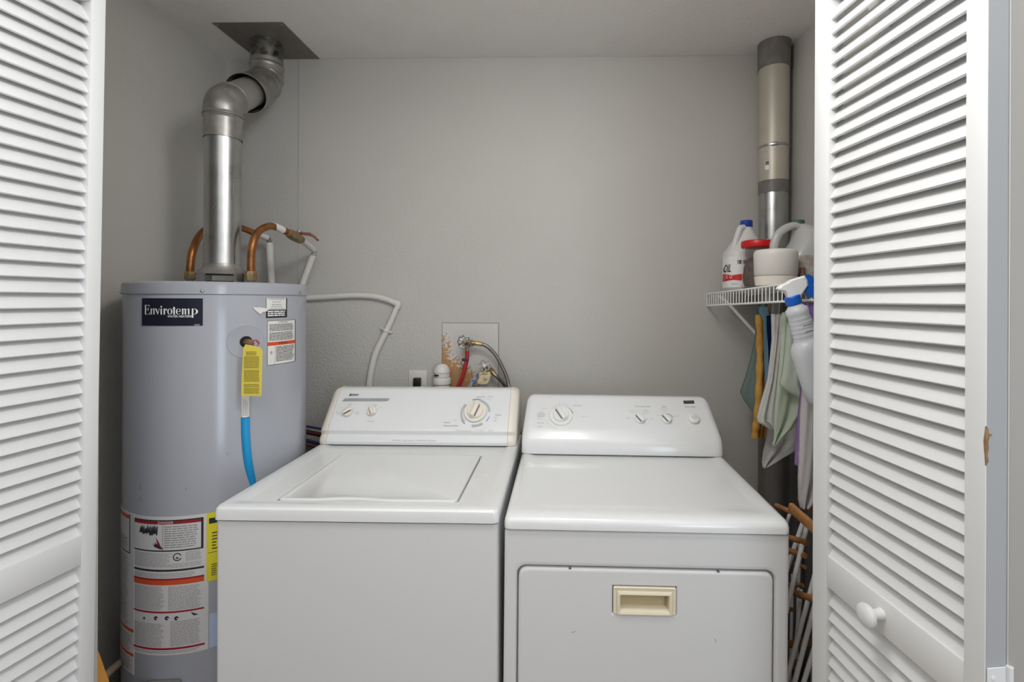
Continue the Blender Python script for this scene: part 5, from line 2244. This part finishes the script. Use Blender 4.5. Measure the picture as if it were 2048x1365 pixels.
gcl = cloth('green_cloth', 'pale mint green cloth hanging in a pointed fold beside the spray bottle', 'cloth',
      [(625, 1566, 1588), (660, 1564, 1600), (700, 1562, 1606), (760, 1556, 1610), (800, 1552, 1611), (830, 1549, 1606), (856, 1548, 1588), (875, 1547, 1565), (891, 1545, 1549)], 1.52,
      cloth_mat('mint_fabric', 'dfe9d6', 'd3dfc9'), amp=.010, nf=1.6, ph=2, hook=(1576, 626))
cloth('flap', None, None,
      [(640, 1574, 1596), (700, 1570, 1612), (745, 1566, 1618), (770, 1560, 1620), (786, 1580, 1618), (800, 1604, 1612)], 1.49,
      cloth_mat('mint_fabric_light', 'e4ecdd'), gcl, amp=.008, nf=1.3, ph=.5)
cloth('purple_cloth', 'lilac purple cloth hanging behind the spray bottle next to the door', 'cloth',
      [(606, 1608, 1650), (660, 1612, 1650), (760, 1604, 1650), (840, 1596, 1630), (900, 1591, 1618), (932, 1590, 1600)], 1.42, cloth_mat('lilac_fabric', 'b795d6'), amp=.006, nf=2, hook=(1620, 607))
cloth('white_garment', 'long pale pinkish-white garment hanging to the rack, nearest the right door', 'garment',
      [(770, 1606, 1650), (830, 1602, 1652), (900, 1600, 1650), (960, 1597, 1645), (1000, 1597, 1630), (1018, 1601, 1615)], 1.34, cloth_mat('pink_white_fabric', 'eae4e4'), amp=.010, nf=1.5, ph=1, thick=.006, hook=(1625, 772))

# ================================================================== DRYING RACK
RK = thing('drying_rack', 'folded wooden drying rack with white rods standing right of the dryer', 'drying rack', (.72, 1.42, 0))


def rod(a, b, Ya, Yb, r, m, name):
    bm = nb()
    tube(bm, [P(*a, Ya), P(*b, Yb)], r, 12, False)
    return obj(name, bm, m, RK)


for a, b, Ya, Yb in (((1614, 1052), (1572, 1225), 1.36, 1.33), ((1606, 1045), (1560, 1180), 1.44, 1.42), ((1583, 1018), (1566, 1068), 1.50, 1.48), ((1630, 1150), (1570, 1372), 1.34, 1.30),
                     ((1634, 1195), (1584, 1385), 1.30, 1.27), ((1634, 1280), (1600, 1390), 1.28, 1.26), ((1600, 1070), (1592, 1365), 1.62, 1.60), ((1585, 1150), (1580, 1365), 1.66, 1.64), ((1603, 1180), (1590, 1300), 1.58, 1.56)):
    rod(a, b, Ya, Yb, .0062 if Ya < 1.5 else .005, M_rod, 'white_rod')
for a, b, Ya, Yb, r in (((1553, 1012), (1580, 1024), 1.50, 1.44, .0075), ((1574, 1075), (1615, 1086), 1.40, 1.34, .008), ((1575, 1101), (1610, 1112), 1.40, 1.34, .008), ((1574, 1181), (1600, 1190), 1.40, 1.36, .0085),
                        ((1598, 1190), (1632, 1200), 1.36, 1.31, .0095), ((1574, 1292), (1604, 1282), 1.38, 1.34, .0085), ((1590, 1290), (1632, 1284), 1.36, 1.30, .0075), ((1574, 1334), (1596, 1326), 1.38, 1.34, .0085),
                        ((1570, 1218), (1584, 1220), 1.45, 1.42, .006), ((1590, 1130), (1610, 1135), 1.55, 1.5, .006), ((1580, 1170), (1606, 1172), 1.55, 1.5, .006)):
    rod(a, b, Ya, Yb, r, M_wood, 'dowel')
bm = nb()
a_, b_ = P(1580, 1014, 1.34), P(1634, 1062, 1.24)
d_ = (b_ - a_)
L_ = d_.length
Mr = Matrix.Translation(a_) @ d_.to_track_quat('X', 'Z').to_matrix().to_4x4()
v_ = box(bm, 0, L_, -.007, .007, -.013, .013, .004)
xf(bm, v_, Mr)
obj('top_bar', bm, M_wood, RK)
bm = nb()
for a, b in (((1612, 1008), (1628, 1022)),):
    v_ = box(bm, 0, (P(*b, 1.36) - P(*a, 1.40)).length, -.006, .006, -.011, .011, .003)
    xf(bm, v_, Matrix.Translation(P(*a, 1.40)) @ (P(*b, 1.36) - P(*a, 1.40)).to_track_quat('X', 'Z').to_matrix().to_4x4())
obj('rear_bar', bm, M_wood, RK)
# rack feet reaching the floor
for x, y in ((.66, 1.32), (.80, 1.30), (.70, 1.60)):
    bm = nb()
    tube(bm, [(x, y, .0), (x + .02, y + .01, .55)], .0062, 10, False)
    obj('white_rod', bm, M_rod, RK)

# ================================================================== LOW LEFT ODDS AND ENDS
bm = nb()
pa = P(188, 1300, 1.20)
rs = []
for z, hw in ((pa.z + .012, .004), (pa.z - .03, .03), (.2, .14), (0.0, .19)):
    rs.append([Vector((pa.x + sx * hw, 1.215 + sy * .012, z)) for sx, sy in ((-1, -1), (1, -1), (1, 1), (-1, 1))])
for r in rs:
    for p in r:
        p.x -= .042
rings(bm, rs)
yo = obj('yellow_board', bm, M_amber)
tag(yo, 'amber yellow pointed board low behind the left door, beside the tank', 'board')
pipe_thing('beige_hose', 'beige hose curving out at the foot of the water heater, low left', 'hose',
           [P(243, 1323, 1.53), P(236, 1330, 1.38), P(218, 1346, 1.31), P(208, 1372, 1.29), Vector((-1.21, 1.28, .2)), Vector((-1.21, 1.28, .011))], .010, M_rubber)

# ceiling lamp in the room, in front of the closet (above the frame)
CLm = thing('ceiling_lamp', 'round white ceiling lamp in front of the closet', 'lamp', (.02, .76, CEIL))
bm = nb()
lathe(bm, [(.15, CEIL - .02), (.15, CEIL - .001)], (.02, .76, 0), 40)
obj('lamp_base', bm, M_door, CLm)
